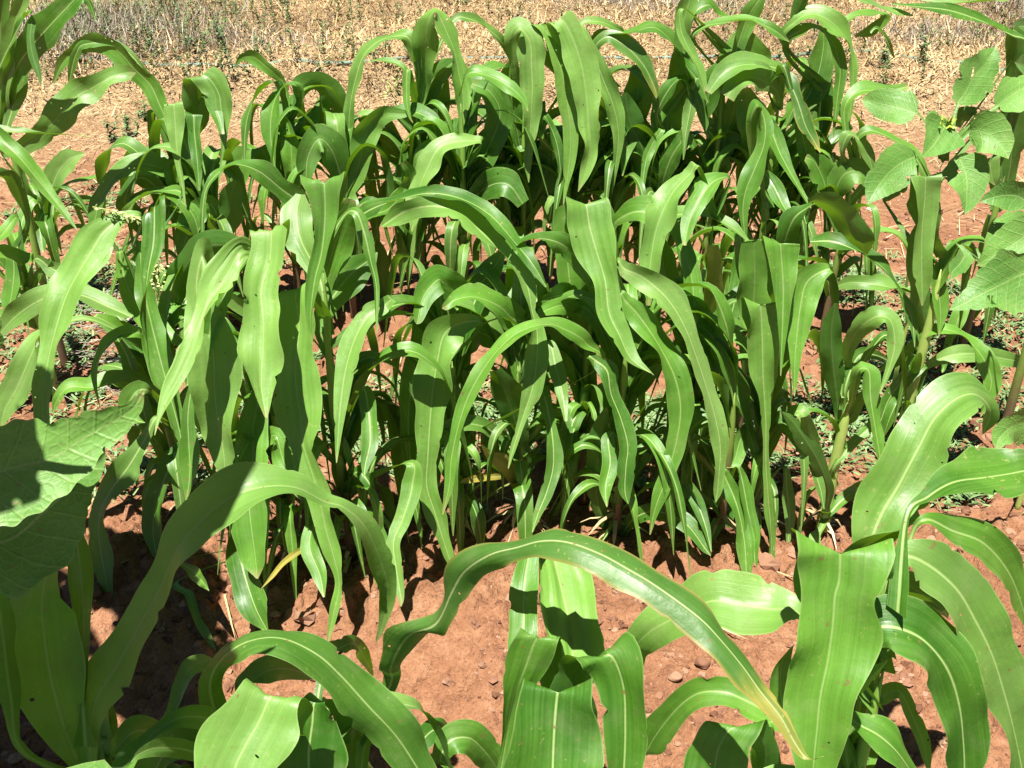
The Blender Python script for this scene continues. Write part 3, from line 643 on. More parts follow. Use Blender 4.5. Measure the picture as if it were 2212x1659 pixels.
L('R7', 'V', 0, -16, '1335 570 12|1350 582 28|1392 602 52|1442 645 60|1478 702 52|1505 770 46|1528 840 46|1546 905 40|1556 970 34|1551 1050 20|1546 1085 2', W=.08, pale=0.25)
L('R7', 'V', -2, -18, '1340 640 14|1352 652 26|1382 685 42|1422 742 52|1457 812 56|1470 880 54|1462 950 44|1440 1030 34|1415 1100 22|1404 1155 2', W=.075)
L('R7', 'V', 6, 4, '1330 900 30|1400 800 50|1420 740 50|1410 690 10', W=.06, k=-1)
L('R7', 'V', 2, 0, '1315 1150 10|1290 1080 40|1290 1000 50|1300 920 40|1310 880 6', W=.05, k=-1)
L('R7', 'V', -6, -24, '1290 1190 14|1300 1200 26|1312 1260 30|1304 1330 24|1300 1370 2', W=.035)
L('R7', 'V', 2, -14, '1330 1170 14|1370 1120 30|1420 1105 34|1480 1130 34|1520 1180 22|1535 1200 2', W=.045)
L('R7', 'V', 2, 8, '1345 1040 10|1380 1000 30|1400 960 40|1410 920 8', W=.04, k=-1)
Plant('R8', 1500, 900, 2.15, 'corn plant with several glossy blades arching left, just right of the shining wide blade', G2)
L('R8', 'V', 6, -12, '1318 495 12|1335 475 26|1375 457 36|1420 468 52|1460 520 60|1490 580 50|1500 650 36|1503 705 3', W=.08, b=0)
L('R8', 'V', 8, -4, '1405 495 12|1425 480 22|1465 463 30|1525 466 30|1580 490 30|1622 526 4', W=.06, b=0)
L('R8', 'V', 0, -12, '1508 360 22|1490 375 32|1455 412 55|1430 460 56|1412 520 50|1402 600 40|1400 660 10', W=.08)
L('R8', 'V', 2, -10, '1575 390 14|1555 385 24|1530 402 40|1505 440 36|1488 480 34|1478 530 8', W=.07)
L('R8', 'V', -2, -16, '1470 600 20|1500 640 40|1515 710 36|1548 772 50|1582 832 52|1606 892 40|1626 960 26|1642 1020 12|1649 1065 2', W=.07)
L('R8', 'V', 2, 2, '1500 820 30|1480 700 60|1440 600 60|1430 540 40|1420 500 6', W=.07)
L('R8', 'V', 0, -6, '1520 700 20|1540 640 40|1545 580 36|1540 530 20', W=.05, mat='yellow')
L('R8', 'V', -2, -8, '1430 720 14|1412 640 44|1405 590 50|1398 550 8', W=.07)
Plant('R9', 1550, 1160, 2.0, 'short corn plant with pale narrow blades touching the soil right of the crinkled blade', G2)
L('R9', 'V', -4, -18, '1560 1020 14|1568 1035 30|1592 1092 40|1607 1160 42|1612 1230 28|1610 1268 2', W=.055)
L('R9', 'V', -4, -16, '1590 1010 10|1602 1032 22|1614 1092 34|1626 1160 28|1634 1252 3', W=.045)
L('R9', 'V', -2, -14, '1500 1050 12|1490 1050 22|1508 1090 26|1525 1140 18|1536 1190 3', W=.035)
L('R9', 'V', 0, 6, '1540 1180 16|1520 1120 30|1500 1080 40|1480 1060 4', W=.045, k=-1)
L('R9', 'V', 0, 8, '1560 1160 14|1570 1100 34|1555 1050 40|1530 1010 4', W=.05, k=-1)
L('R9', 'V', -4, -14, '1520 1200 16|1510 1240 24|1505 1275 4', W=.03)
L('R9', 'V', 2, 6, '1540 1020 14|1500 980 20|1470 960 16|1440 955 2', W=.025, mat='yellow')
Plant('R10', 1640, 1000, 2.05, 'corn plant with a funnel-like blade narrowing into a long twisted strip', G2)
L('R10', 'V', -4, -18, 'e 1620 780 1660 780|e 1610 700 1672 700|e 1604 660 1682 654|e 1614 720 1679 720|e 1622 800 1674 800|e 1636 860 1667 860|e 1645 920 1664 920|e 1648 1000 1661 1000|e 1649 1080 1671 1080|e 1653 1140 1677 1140|e 1661 1210 1673 1210|e 1667 1275 1669 1275', W=.075, curl=.3, pale=0.3)
L('R10', 'V', -4, -16, 'e 1660 620 1690 600|e 1650 524 1719 526|e 1660 570 1719 570|e 1668 620 1716 620|e 1676 680 1706 680|e 1681 740 1697 740|e 1685 812 1687 812', W=.075, curl=.36)
L('R10', 'V', 2, 2, 'e 1600 700 1660 700|e 1598 600 1664 600|e 1596 545 1662 525|e 1605 520 1670 515|e 1640 530 1690 530', W=.075, k=-1)
L('R10', 'V', -2, -14, '1790 588 14|1772 588 34|1742 612 60|1729 662 56|1722 720 42|1717 782 22|1716 856 2', W=.065)
L('R10', 'V', -4, -16, '1680 890 14|1690 902 28|1722 942 40|1752 1000 28|1772 1055 18|1780 1100 3', W=.05)
L('R10', 'V', 4, 10, '1640 850 30|1660 760 60|1700 700 50|1720 640 10', W=.06, k=-1)
L('R10', 'V', 2, 6, '1760 440 12|1745 448 22|1715 472 46|1696 520 40|1690 560 8', W=.06, b=0)
L('R10', 'V', 6, 20, '1745 437 10|1765 432 26|1800 446 46|1840 485 55|1865 525 46|1872 550 4', W=.06, k=-1, b=0)
L('R10', 'V', -6, -22, '1645 1190 12|1635 1240 24|1640 1320 34|1645 1390 26|1648 1440 3', W=.04)
L('R10', 'V', -2, -10, '1690 1010 10|1700 1060 26|1706 1120 20|1700 1190 3', W=.035)
L('R10', 'V', 0, -6, '1620 920 14|1600 950 40|1585 1000 30|1570 1010 3', W=.045, k=-1)
Plant('R11', 1640, 600, 2.5, 'corn plant with one blade looped over like a hook above the funnel-like blade', G2)
L('R11', 'V', 2, -14, '1640 390 14|1626 330 24|1622 262 22|1636 226 34|1652 262 34|1650 312 40|1630 365 44|1612 410 40|1605 450 26|1608 500 14|1612 540 3', W=.075)
L('R11', 'V', 0, -14, '1650 380 14|1670 400 30|1690 440 30|1715 480 12', W=.05)
L('R11', 'V', -4, -16, '1600 500 30|1605 560 40|1595 620 40|1575 700 26|1570 750 3', W=.06)
Plant('S1', 1790, 1080, 2.0, 'small corn plant with a bare pale stem on sunlit soil at the right', G2)
L('S1', 'V', 2, 0, '1812 900 16|1806 840 40|1797 760 52|1797 700 46|1806 655 8', W=.055, k=-1)
L('S1', 'V', 2, -10, '1832 800 14|1832 755 32|1852 715 44|1892 684 38|1924 692 36|1933 740 32|1922 792 16|1900 850 2', W=.05)
L('S1', 'V', -2, -14, '1838 870 14|1850 810 26|1862 795 38|1878 805 46|1881 860 34|1892 930 30|1900 980 18|1903 1012 2', W=.045)
L('S1', 'V', 0, 6, '1826 840 12|1842 790 22|1862 765 22|1894 768 16|1925 782 3', W=.03)
L('S1', 'V', 0, -4, '1820 920 14|1840 900 26|1856 870 20|1866 840 2', W=.03)
L('S1', 'V', -2, 4, '1800 1010 12|1840 960 20|1880 920 22|1900 890 3', W=.03)
L('S1', 'V', -4, -12, '1790 1040 12|1766 980 28|1750 940 32|1740 900 20', W=.035)
L('S1', 'V', -4, -14, '1785 1100 16|1790 1060 26|1770 1000 34|1740 950 40|1712 910 28|1690 890 3', W=.045)
L('S1', 'V', -2, 4, '1790 1110 12|1820 1080 20|1860 1050 26|1880 1050 6', W=.03)
L('S1', 'V', -4, -10, '1775 1140 12|1760 1160 26|1768 1190 22|1775 1210 3', W=.035)
Plant('S2', 1970, 850, 2.5, 'corn plant with thick jointed stem and flat upright blade before the young sunflower', G2)
L('S2', 'V', -4, -14, 'e 1975 500 2030 500|e 1965 382 2036 384|e 1963 430 2034 430|e 1963 500 2022 500|e 1968 560 2014 560|e 1980 620 2004 620|e 1990 660 1994 660', W=.085, curl=.36, pale=0.2)
L('S2', 'V', 0, -4, '2000 720 18|1990 640 46|1985 580 52|1985 520 40|1985 480 8', W=.07, k=-1)
L('S2', 'V', 4, -4, '2002 600 16|2008 560 30|2026 620 36|2032 680 24|2028 725 3', W=.05)
L('S2', 'V', 0, -20, '2000 560 10|1950 600 10', W=.01) if False else None
L('S2', 'V', 8, -14, '1750 522 14|1800 522 34|1860 546 38|1912 582 34|1950 640 30|1970 690 20|1976 750 2', W=.07, b=0)
L('S2', 'V', 0, -14, '1990 730 14|2030 711 28|2080 725 34|2122 770 40|2142 822 38|2130 870 22|2118 900 3', W=.055)
L('S2', 'V', 0, -6, '2000 790 14|1960 812 34|1922 860 30|1902 910 6', W=.045)
L('S2', 'V', 2, 6, '1990 800 14|2040 772 32|2100 764 36|2170 775 40|2230 786 10', W=.045, k=-1)
L('S2', 'V', 2, 8, '1995 700 10|2040 760 16|2090 800 14', W=.02) if False else None
L('S2', 'V', 2, 8, '1985 740 14|1950 770 24|1920 790 22|1900 800 3', W=.04)
L('S2', 'V', 4, 12, '2010 640 14|1960 630 34|1900 615 40|1840 610 34|1800 620 4', W=.055)
L('S2', 'V', 0, -10, '1990 880 10|1960 900 20|1940 940 16|1930 960 2', W=.02)
q_ = random.Random(11)
for k_, n_ in (('R1', 20), ('S2', 5), ('S1', 3), ('R2', 27), ('R3', 26), ('R4', 24), ('R5', 23), ('R6', 26), ('R7', 23), ('R8', 27), ('R9', 14), ('R10', 15), ('R11', 24)):
    P_ = PL[k_]
    for i in range(n_):
        if i % 3:      # low leaves all round the stem
            wild_leaf(P_, q_.uniform(.05, .3), q_.uniform(0, 6.28), q_.uniform(.25, .5), R(q_.uniform(55, 80)), q_.uniform(.025, .055), q_, 'yellow' if q_.random() < .004 else 'leaf')
        else:          # higher ones on the far side
            wild_leaf(P_, q_.uniform(.25, .45), q_.uniform(-1.7, 1.7), q_.uniform(.45, .75), R(q_.uniform(65, 84)), q_.uniform(.045, .07), q_)
for k_ in ('R1', 'R2', 'R3'):
    for i in range(4):
        wild_leaf(PL[k_], q_.uniform(.05, .2), q_.uniform(2.2, 4.1), q_.uniform(.25, .42), R(q_.uniform(40, 70)), q_.uniform(.022, .04), q_)
for k_ in ('R1', 'R2', 'R3', 'R4', 'R5', 'R6', 'R7', 'R8', 'R9', 'R10', 'R11'): finish_stalk(PL[k_], .011)
PL['S1'].top = max(PL['S1'].top, .36); PL['S2'].top = max(PL['S2'].top, .5)
for k_ in ('S1', 'S2'): finish_stalk(PL[k_], .0155, 'stalkg')

# ------------------------------------------------------------------ the back row
Plant('T1', 6, 250, 2.9, 'tall dark corn plant cut by the left edge, reaching above the frame', G3)
L('T1', 'A', -4, 10, '20 1000 60|90 980 60|230 900 130|340 800 190|405 720 170|500 620 185|600 570 140|720 500 130|830 470 80|880 470 10', W=.085, ruff=.16, k=-1)
L('T1', 'A', 0, -8, '40 700 60|100 460 130|180 330 150|290 200 200|420 60 190|520 -30 130|580 20 50|620 130 8', W=.085, k=-1)
L('T1', 'A', -4, -14, '60 300 20|130 160 60|190 80 50|205 150 50|195 250 58|215 370 50|250 480 30|268 552 3', W=.065)
L('T1', 'A', 0, -4, '20 760 70|50 420 110|90 180 120|140 0 90|170 -100 10', W=.08, k=-1)
L('T1', 'A', 2, 0, '10 500 90|0 250 110|20 0 100|40 -120 10', W=.09, k=-1)
L('T1', 'A', -2, 4, '30 900 60|80 700 110|120 480 150|180 400 120|240 330 40', W=.08, k=-1)
Plant('T2', 60, 620, 2.75, 'young corn plant at the left edge, its thin-tipped blade pointing over dry soil', G3)
L('T2', 'V', -4, 0, '-60 272 8|-20 275 12|20 283 16|80 288 12|140 291 7|196 295 1', W=.03, b=0)
L('T2', 'V', -6, -20, '-40 280 22|-10 285 32|10 308 38|48 346 38|92 400 28|132 450 16|167 497 1', W=.065, b=0)
L('T2', 'V', 0, -8, '60 480 12|40 420 26|20 380 30|-10 370 20', W=.05)
L('T2', 'V', -2, -14, '70 560 14|50 560 34|10 545 40|-30 540 10', W=.06)
L('T2', 'V', -4, -18, '75 560 14|110 580 34|150 600 30|200 640 24|250 680 14|290 720 3', W=.05)
L('T2', 'V', -2, -10, '30 540 20|30 590 34|24 640 40|14 680 10', W=.05)
L('T2', 'V', 0, -6, '70 640 14|80 600 20|110 560 12', W=.03)
L('T2', 'V', 0, -12, '40 470 12|10 500 36|-10 520 20', W=.05)
Plant('T3', 100, 480, 3.3, 'low dark corn plant with a short torn upright blade among small weeds', G3)
L('T3', 'V', 0, 2, '102 440 18|112 405 44|126 370 52|150 345 46|172 335 20|184 332 3', W=.07, k=-1, ruff=.2)
L('T3', 'V', 0, 8, '110 430 12|150 395 14|195 386 16|232 376 4', W=.04)
L('T3', 'V', 0, -10, '90 440 14|70 430 30|50 470 26|45 500 4', W=.05)
L('T3', 'V', 0, -10, '100 460 14|85 480 30|90 520 26|95 545 4', W=.05)
L('T3', 'V', 0, -4, '90 470 14|60 420 26|40 380 26|30 350 4', W=.05, k=-1)
L('T3', 'V', 2, 2, '105 450 12|140 430 20|180 430 20|210 432 3', W=.05)
Plant('B1', 385, 380, 3.1, 'corn plant with three pale tapering blades hanging from one peaked top', G3)
L('B1', 'V', 0, 16, '385 330 12|362 268 30|344 225 38|325 185 32|290 150 46|255 112 48|215 92 34|180 96 22|152 118 22|132 142 22|115 180 6', W=.07, k=-1)
L('B1', 'V', 10, 12, '330 175 10|260 100 14|185 95 20|165 115 20|155 150 14|148 188 1', W=.03, b=0)
L('B1', 'V', -4, -16, 'e 365 260 390 260|e 355 226 395 221|e 360 270 397 265|e 370 320 394 320|e 384 380 397 380|e 398 440 402 440', W=.08, pale=0.4)
L('B1', 'V', -6, -18, 'e 400 290 430 290|e 399 246 437 247|e 405 290 435 290|e 415 340 436 340|e 427 412 434 412', W=.07)
L('B1', 'V', -1, -14, 'e 402 270 450 265|e 396 200 452 150|e 415 176 480 158|e 436 196 506 205|e 452 235 503 240|e 470 275 495 275|e 478 310 489 308|e 474 364 476 365', W=.08, ruff=.08, pale=0.35)
L('B1', 'V', 0, -14, '420 250 14|440 200 26|465 240 24|480 290 10', W=.05)
L('B1', 'V', -2, -14, '390 400 14|385 388 22|340 360 36|290 355 34|246 382 42|216 430 40|204 480 26|200 500 3', W=.07)
L('B1', 'V', -2, -6, '350 450 14|340 410 40|310 385 44|285 395 30|270 440 40|300 480 44|310 510 4', W=.06)
L('B1', 'V', 4, 4, '400 480 20|395 380 50|400 300 60|405 260 20', W=.07, k=-1)
Plant('B2', 455, 480, 3.0, 'corn plant with one dark glossy blade arching behind the pleated pale blade', G3)
L('B2', 'V', 4, -16, '660 450 20|650 438 34|610 410 48|560 370 50|510 355 30|470 375 22|445 410 14|437 470 12|438 545 2', W=.08, b=0)
L('B2', 'V', 0, -8, '470 470 20|450 440 44|420 470 50|400 520 46|390 570 6', W=.07)
L('B2', 'V', 0, -8, '270 470 12|290 432 26|340 415 20|385 430 24|420 470 30|432 530 20|434 560 3', W=.06, b=0)
L('B2', 'V', 2, -4, '460 540 20|490 470 60|500 420 50|510 390 10', W=.07, k=-1)
Plant('B3', 620, 400, 3.3, 'back corn plant whose broad blades loop over right of the peaked one', G3)
L('B3', 'V', 0, -14, '645 230 14|640 186 22|612 188 36|590 225 42|584 280 36|589 330 14|596 375 2', W=.08)
L('B3', 'V', 2, 14, '640 230 20|650 185 36|690 178 42|725 220 50|742 270 46|746 325 12', W=.085, k=-1)
L('B3', 'V', 0, -12, '620 260 14|605 180 16|570 190 30|542 230 30|530 280 22|528 350 2', W=.065)
L('B3', 'V', 4, 12, '620 230 14|610 176 26|577 146 28|545 122 22|520 126 10|507 148 2', W=.05, k=-1)
L('B3', 'V', -4, -14, '615 300 20|618 262 32|627 300 42|631 360 36|632 420 28|626 485 4', W=.065)
L('B3', 'V', 2, 12, '640 360 20|660 280 60|680 230 60|700 300 50|715 360 20', W=.08, k=-1)
L('B3', 'V', -2, -8, '600 400 20|570 330 60|530 330 50|510 400 30|505 450 4', W=.07)
Plant('B4', 745, 470, 3.2, 'back corn plant with dark leaning blades under the long pale curved blade', G3)
L('B4', 'V', 0, 4, '740 440 20|770 370 56|795 280 50|830 248 34|870 246 20|890 246 3', W=.08, k=-1)
L('B4', 'V', 0, -8, '740 400 20|720 330 60|690 300 60|665 340 50|660 400 20', W=.08, k=-1)
L('B4', 'V', -4, -12, '790 470 20|840 450 30|880 400 30|885 370 30|870 350 20', W=.06)
Plant('B5', 905, 330, 3.35, 'tall back corn plant with a long pale blade curving down on its left', G3)
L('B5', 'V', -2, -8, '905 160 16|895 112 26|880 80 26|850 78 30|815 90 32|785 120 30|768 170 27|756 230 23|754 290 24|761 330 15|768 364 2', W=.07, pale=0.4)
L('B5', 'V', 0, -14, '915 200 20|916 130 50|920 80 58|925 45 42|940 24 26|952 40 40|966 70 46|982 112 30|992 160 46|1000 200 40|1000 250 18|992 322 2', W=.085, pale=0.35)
L('B5', 'V', 2, 16, '930 140 10|978 46 12|1015 41 26|1050 60 28|1088 92 22|1105 128 8', W=.055, b=0)
L('B5', 'V', 2, 2, '910 330 20|915 240 60|930 180 64|960 150 50|985 130 10', W=.085, k=-1)
L('B5', 'V', -6, -14, '890 180 12|880 150 16|878 210 14|885 250 8|892 265 2', W=.03)
L('B5', 'V', -4, -16, '850 240 14|895 241 30|930 260 36|945 300 14|950 320 3', W=.06)
L('B5', 'V', 2, 4, '900 360 30|935 270 60|950 210 56|965 170 10', W=.085, k=-1)
L('B5', 'V', 0, 6, '900 420 20|860 340 60|820 300 50|790 330 30', W=.08, k=-1)
L('B5', 'V', 2, 8, '895 190 10|870 145 14|830 130 12|795 134 3', W=.03)
L('B5', 'V', -4, -10, '870 360 14|880 325 40|878 360 38|868 410 26|862 450 3', W=.06)
Plant('B6', 1000, 420, 3.2, 'back corn plant with a pale blade bent lower left before dark foliage', G3)
L('B6', 'V', -4, -18, '1040 310 14|1020 304 22|985 306 40|946 322 46|920 370 50|904 412 48|896 460 34|890 500 4', W=.08, pale=0.45)
L('B6', 'V', 0, 4, '1020 400 30|1050 330 60|1080 250 60|1060 200 50|1020 180 20', W=.085, k=-1)
L('B6', 'V', -2, -10, '1010 160 20|1045 160 40|1090 180 40|1125 210 26|1140 240 4', W=.07)
L('B6', 'V', 0, -6, '1010 440 30|1060 400 60|1100 400 56|1130 440 30', W=.08, k=-1)
Plant('B7', 1130, 450, 3.3, 'back corn plant with one straight pale blade hanging below a curled top', G3)
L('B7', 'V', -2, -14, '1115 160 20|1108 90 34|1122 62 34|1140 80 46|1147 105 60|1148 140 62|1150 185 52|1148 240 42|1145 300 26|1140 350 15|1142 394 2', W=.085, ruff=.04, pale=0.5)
L('B7', 'V', 2, 0, '1130 420 40|1125 330 66|1110 240 60|1100 170 50|1105 130 10', W=.085, k=-1)
L('B7', 'V', 0, 8, '1130 380 30|1080 340 60|1030 340 50|990 370 30', W=.08, k=-1)
L('B7', 'V', -4, -8, '1170 250 10|1165 220 24|1168 270 24|1172 300 4', W=.04)
L('B7', 'V', 0, -4, '1140 470 30|1170 400 60|1190 330 60|1200 280 10', W=.085, k=-1)
Plant('B8', 1225, 470, 3.3, 'back corn plant with a cluster of long washed-out blades hanging together', G3)
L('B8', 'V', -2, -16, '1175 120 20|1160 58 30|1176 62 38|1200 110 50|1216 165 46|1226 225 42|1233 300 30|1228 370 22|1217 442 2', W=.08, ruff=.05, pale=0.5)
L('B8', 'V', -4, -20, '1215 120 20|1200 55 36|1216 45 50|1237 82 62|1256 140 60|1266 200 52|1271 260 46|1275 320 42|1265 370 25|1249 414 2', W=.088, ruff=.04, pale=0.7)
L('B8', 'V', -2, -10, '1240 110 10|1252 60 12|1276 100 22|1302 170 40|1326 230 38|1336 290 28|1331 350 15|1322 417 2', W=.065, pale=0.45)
L('B8', 'V', 0, -4, '1200 140 14|1180 58 20|1205 80 24|1222 130 26|1240 160 8', W=.05)
L('B8', 'V', 0, 6, '1230 160 14|1250 60 12|1290 46 20|1335 62 16|1350 70 2', W=.035)
L('B8', 'V', 2, 6, '1220 480 40|1230 380 70|1250 280 70|1270 220 10', W=.09, k=-1)
L('B8', 'V', 2, 2, '1220 500 40|1190 420 70|1150 360 60|1110 340 40', W=.085, k=-1)
L('B8', 'V', -6, -14, '1170 300 14|1175 250 20|1200 300 20|1210 360 12|1205 400 2', W=.04)
Plant('B9', 1320, 450, 3.35, 'back corn plant whose broad blade arches right from the washed-out cluster', G3)
L('B9', 'V', 0, -10, '1290 130 12|1296 76 22|1350 74 34|1410 58 42|1450 88 46|1482 140 32|1512 180 26|1530 222 4', W=.08)
L('B9', 'V', -2, -10, '1290 150 12|1282 108 18|1310 80 34|1350 98 36|1390 140 32|1414 190 20|1418 212 3', W=.06, mat='tipyellow')
L('B9', 'V', 0, 4, '1330 420 40|1340 310 70|1370 240 70|1380 180 56|1370 140 10', W=.09, k=-1)
L('B9', 'V', 0, 0, '1310 460 40|1290 360 66|1310 280 66|1340 230 10', W=.085, k=-1)
L('B9', 'V', -4, -12, '1330 250 14|1345 260 26|1360 300 36|1350 340 20|1345 380 3', W=.06)
L('B9', 'V', -6, -16, '1425 280 14|1410 310 20|1395 350 18|1385 430 2', W=.035)
Plant('B10', 1430, 420, 3.3, 'dark upright back corn plant right of the broad arching blade', G3)
L('B10', 'V', 0, 4, '1430 380 40|1440 260 70|1465 180 66|1470 120 40|1460 80 8', W=.09, k=-1)
L('B10', 'V', -4, -12, '1500 170 14|1496 200 22|1490 240 25|1481 290 16|1476 345 2', W=.045)
L('B10', 'V', 0, -4, '1410 430 40|1390 330 60|1360 260 60|1350 200 10', W=.085, k=-1)
L('B10', 'V', -2, -8, '1420 250 14|1440 200 30|1470 170 26|1500 200 26|1520 260 22|1530 300 3', W=.06)
L('B10', 'V', -4, -8, '1430 400 20|1450 340 44|1480 300 44|1500 320 20', W=.07)
Plant('B11', 1540, 400, 3.3, 'back corn plant with upright blades poking out of the top of the picture', G3)
L('B11', 'V', 0, 0, '1500 220 20|1480 130 40|1475 60 40|1490 0 34|1500 -40 6', W=.07, k=-1)
L('B11', 'V', 0, 4, '1560 200 20|1590 110 24|1615 40 42|1640 0 34|1660 -40 6', W=.07, k=-1)
L('B11', 'V', -2, -6, '1500 90 10|1515 60 16|1560 49 26|1620 44 26|1670 64 26|1705 90 2', W=.055)
L('B11', 'V', 0, 4, '1540 220 20|1560 140 30|1600 100 60|1640 130 60|1665 140 10', W=.08)
L('B11', 'V', -2, -4, '1520 260 20|1530 210 50|1545 160 36|1580 140 24|1620 135 10', W=.07)
L('B11', 'V', 0, 0, '1540 420 40|1550 330 70|1580 260 70|1590 200 20', W=.09, k=-1)
L('B11', 'V', -4, -12, '1480 20 10|1470 60 20|1490 110 24|1510 150 24|1525 200 10', W=.05)
L('B11', 'V', 2, 6, '1500 40 12|1530 10 26|1550 30 20|1580 40 4', W=.05)
Plant('B12', 1660, 400, 3.25, 'back corn plant whose dark arch drops a yellow-edged narrow blade', G3)
L('B12', 'V', -2, -16, '1660 190 14|1682 160 26|1704 178 28|1722 215 26|1740 270 34|1756 300 24|1772 330 2', W=.06, mat='tipyellow')
L('B12', 'V', -4, -20, '1660 260 20|1665 275 30|1685 330 28|1720 395 16|1746 438 8|1752 450 2', W=.055)
L('B12', 'V', 0, -8, '1700 160 20|1650 140 44|1600 140 44|1560 160 36|1530 200 20', W=.08)
L('B12', 'V', 0, 0, '1660 420 40|1640 320 70|1620 250 70|1610 190 20', W=.09, k=-1)
L('B12', 'V', 2, 4, '1670 420 40|1700 330 66|1740 280 60|1760 240 10', W=.085, k=-1)
L('B12', 'V', -6, -12, '1690 140 20|1710 200 16|1740 320 30|1755 380 18|1757 430 2', W=.045)
L('B12', 'V', -2, -8, '1680 200 20|1640 170 60|1600 170 60|1570 210 40', W=.085, k=-1)
Plant('B13', 1755, 330, 3.3, 'tall back corn plant with two thin blades hanging straight to pale tips', G3)
L('B13', 'V', -2, -12, '1690 90 16|1720 45 24|1755 30 36|1795 46 42|1830 88 34|1842 130 22|1843 175 14|1838 235 8|1831 284 1', W=.065, pale=0.3)
L('B13', 'V', -2, -12, '1700 100 12|1730 66 26|1765 62 34|1800 92 36|1815 150 28|1809 210 22|1803 265 8|1800 300 1', W=.06)
L('B13', 'V', 0, -4, '1700 120 14|1712 60 22|1728 10 26|1745 -30 8', W=.045, k=-1)
L('B13', 'V', 0, 6, '1720 260 20|1750 200 46|1770 150 50|1780 90 40|1775 60 6', W=.08, k=-1)
L('B13', 'V', 0, 4, '1740 380 30|1760 270 60|1770 200 60|1790 150 10', W=.085, k=-1)
L('B13', 'V', 4, 14, '1750 200 20|1800 80 14|1840 36 14|1880 30 22|1912 34 24|1882 66 22|1846 78 3', W=.05)
L('B13', 'V', 4, 10, '1880 70 8|1895 62 14|1915 86 15|1932 125 3', W=.03, b=0)
L('B13', 'V', 0, 10, '1770 300 20|1790 190 24|1810 230 20|1840 280 6', W=.04)
Plant('B14', 1830, 430, 3.1, 'low spreading dark corn plant left of the young sunflower', G3)
L('B14', 'V', 0, 6, '1830 300 12|1825 230 18|1860 196 26|1918 196 22|1962 186 14', W=.06)
L('B14', 'V', -2, -4, '1820 330 12|1832 292 22|1856 302 36|1876 336 30|1886 372 4', W=.055)
L('B14', 'V', 0, -4, '1800 440 30|1820 380 60|1860 370 50|1880 400 20', W=.08, k=-1)
L('B14', 'V', 0, 0, '1800 460 30|1780 390 60|1760 350 50|1740 340 20', W=.08, k=-1)
L('B14', 'V', -2, -10, '1850 300 14|1880 282 16|1930 300 22|1970 330 24|2000 380 18|2010 410 3', W=.05)
L('B14', 'V', 0, 4, '1850 420 20|1890 390 40|1930 380 40|1960 400 10', W=.06, k=-1)
Plant('B15', 2400, 120, 2.4, 'corn plant past the right edge whose blade points into the top right corner', G3)
L('B15', 'V', -4, -8, '2235 100 12|2185 75 18|2120 45 22|2050 22 20|1980 14 15|1928 9 4', W=.05)
L('B15', 'V', 10, 4, '2140 -40 20|2060 -12 26|1960 -16 30|1880 -6 30|1800 -14 10', W=.05) if False else None
L('B15', 'V', -20, -6, '1770 -30 12|1800 -10 22|1850 -2 30|1910 18 28|1972 34 3', W=.06, b=0)
L('B15', 'V', -2, 8, '2235 -10 20|2150 0 24|2060 6 18|1990 0 4', W=.04)
Plant('B16', 2170, 380, 3.0, 'dark corn plant in shade at the right edge behind the young sunflower', G3)
L('B16', 'V', 0, 0, '2170 420 40|2185 330 60|2190 260 60|2180 200 20', W=.08, k=-1)
L('B16', 'V', 0, -4, '2160 420 40|2140 340 40|2142 380 30|2150 400 4', W=.06)
L('B16', 'V', 0, -4, '2180 300 20|2195 150 40|2200 90 60|2190 60 20', W=.07, k=-1)
q_ = random.Random(5)
for k_, P_ in list(PL.items()):
    if k_[0] == 'B' and k_ not in ('B15',) or k_ in ('T3', 'T2'):
        n_ = 8 if k_ in ('T2', 'T3', 'B14', 'B16') else 33 if k_ in ('B5', 'B6', 'B7', 'B8', 'B9', 'B10', 'B11', 'B12', 'B13') else 26
        for i in range(n_):
            if i % 2 and n_ > 8:
                wild_leaf(P_, q_.uniform(.3, .55), q_.uniform(-2.0, 2.0), q_.uniform(.45, .75), R(q_.uniform(60, 82)), q_.uniform(.05, .08), q_)
            else:
                wild_leaf(P_, q_.uniform(.08, .38), q_.uniform(0, 6.28), q_.uniform(.3, .6), R(q_.uniform(50, 78)), q_.uniform(.035, .07), q_)
    if k_[0] in 'BT': finish_stalk(P_, .012, 'stalkg' if k_ == 'T2' else 'stalk')
# ------------------------------------------------------------------ seed tassels on three plants
def tassel(P, pts, Y, n=40, spread=.01, size=.006):
    q = random.Random(len(pts) * 31 + n)
    c = catmull([at(x, y, Y)[0] - P.root.location for x, y in pts], 12); verts = []; faces = []; sh = []
    v, f = tube(c, [.0014] * len(c), 5); verts += v; faces += f; sh += [.4] * len(v)
    for i in range(n):
        b = q.choice(c[3:]); d = Vector((q.uniform(-1, 1), q.uniform(-1, 1), q.uniform(-1, .5))).normalized()
        s = d.orthogonal().normalized() * size * .4; o = len(verts); l = size * q.uniform(1.4, 2.6); bb = b + d * q.uniform(0, spread)
        verts += [bb, bb + d * l * .5 + s, bb + d * l, bb + d * l * .5 - s]; faces.append((o, o + 1, o + 2, o + 3)); sh += [q.random()] * 4
    mesh_obj('tassel', verts, faces, M['tassel'], P.root, cols=sh)
tassel(PL['R1'], [(305, 470), (275, 466), (240, 455), (200, 447)], 2.0, 60, .006)
tassel(PL['R1'], [(375, 560), (372, 600), (362, 640), (366, 680)], 2.15, 90, .016)
tassel(PL['R1'], [(345, 560), (338, 590), (336, 630), (345, 660)], 2.12, 60, .01)
tassel(PL['B5'], [(885, 150), (872, 158), (858, 175), (845, 205)], 3.4, 80, .02, .008)

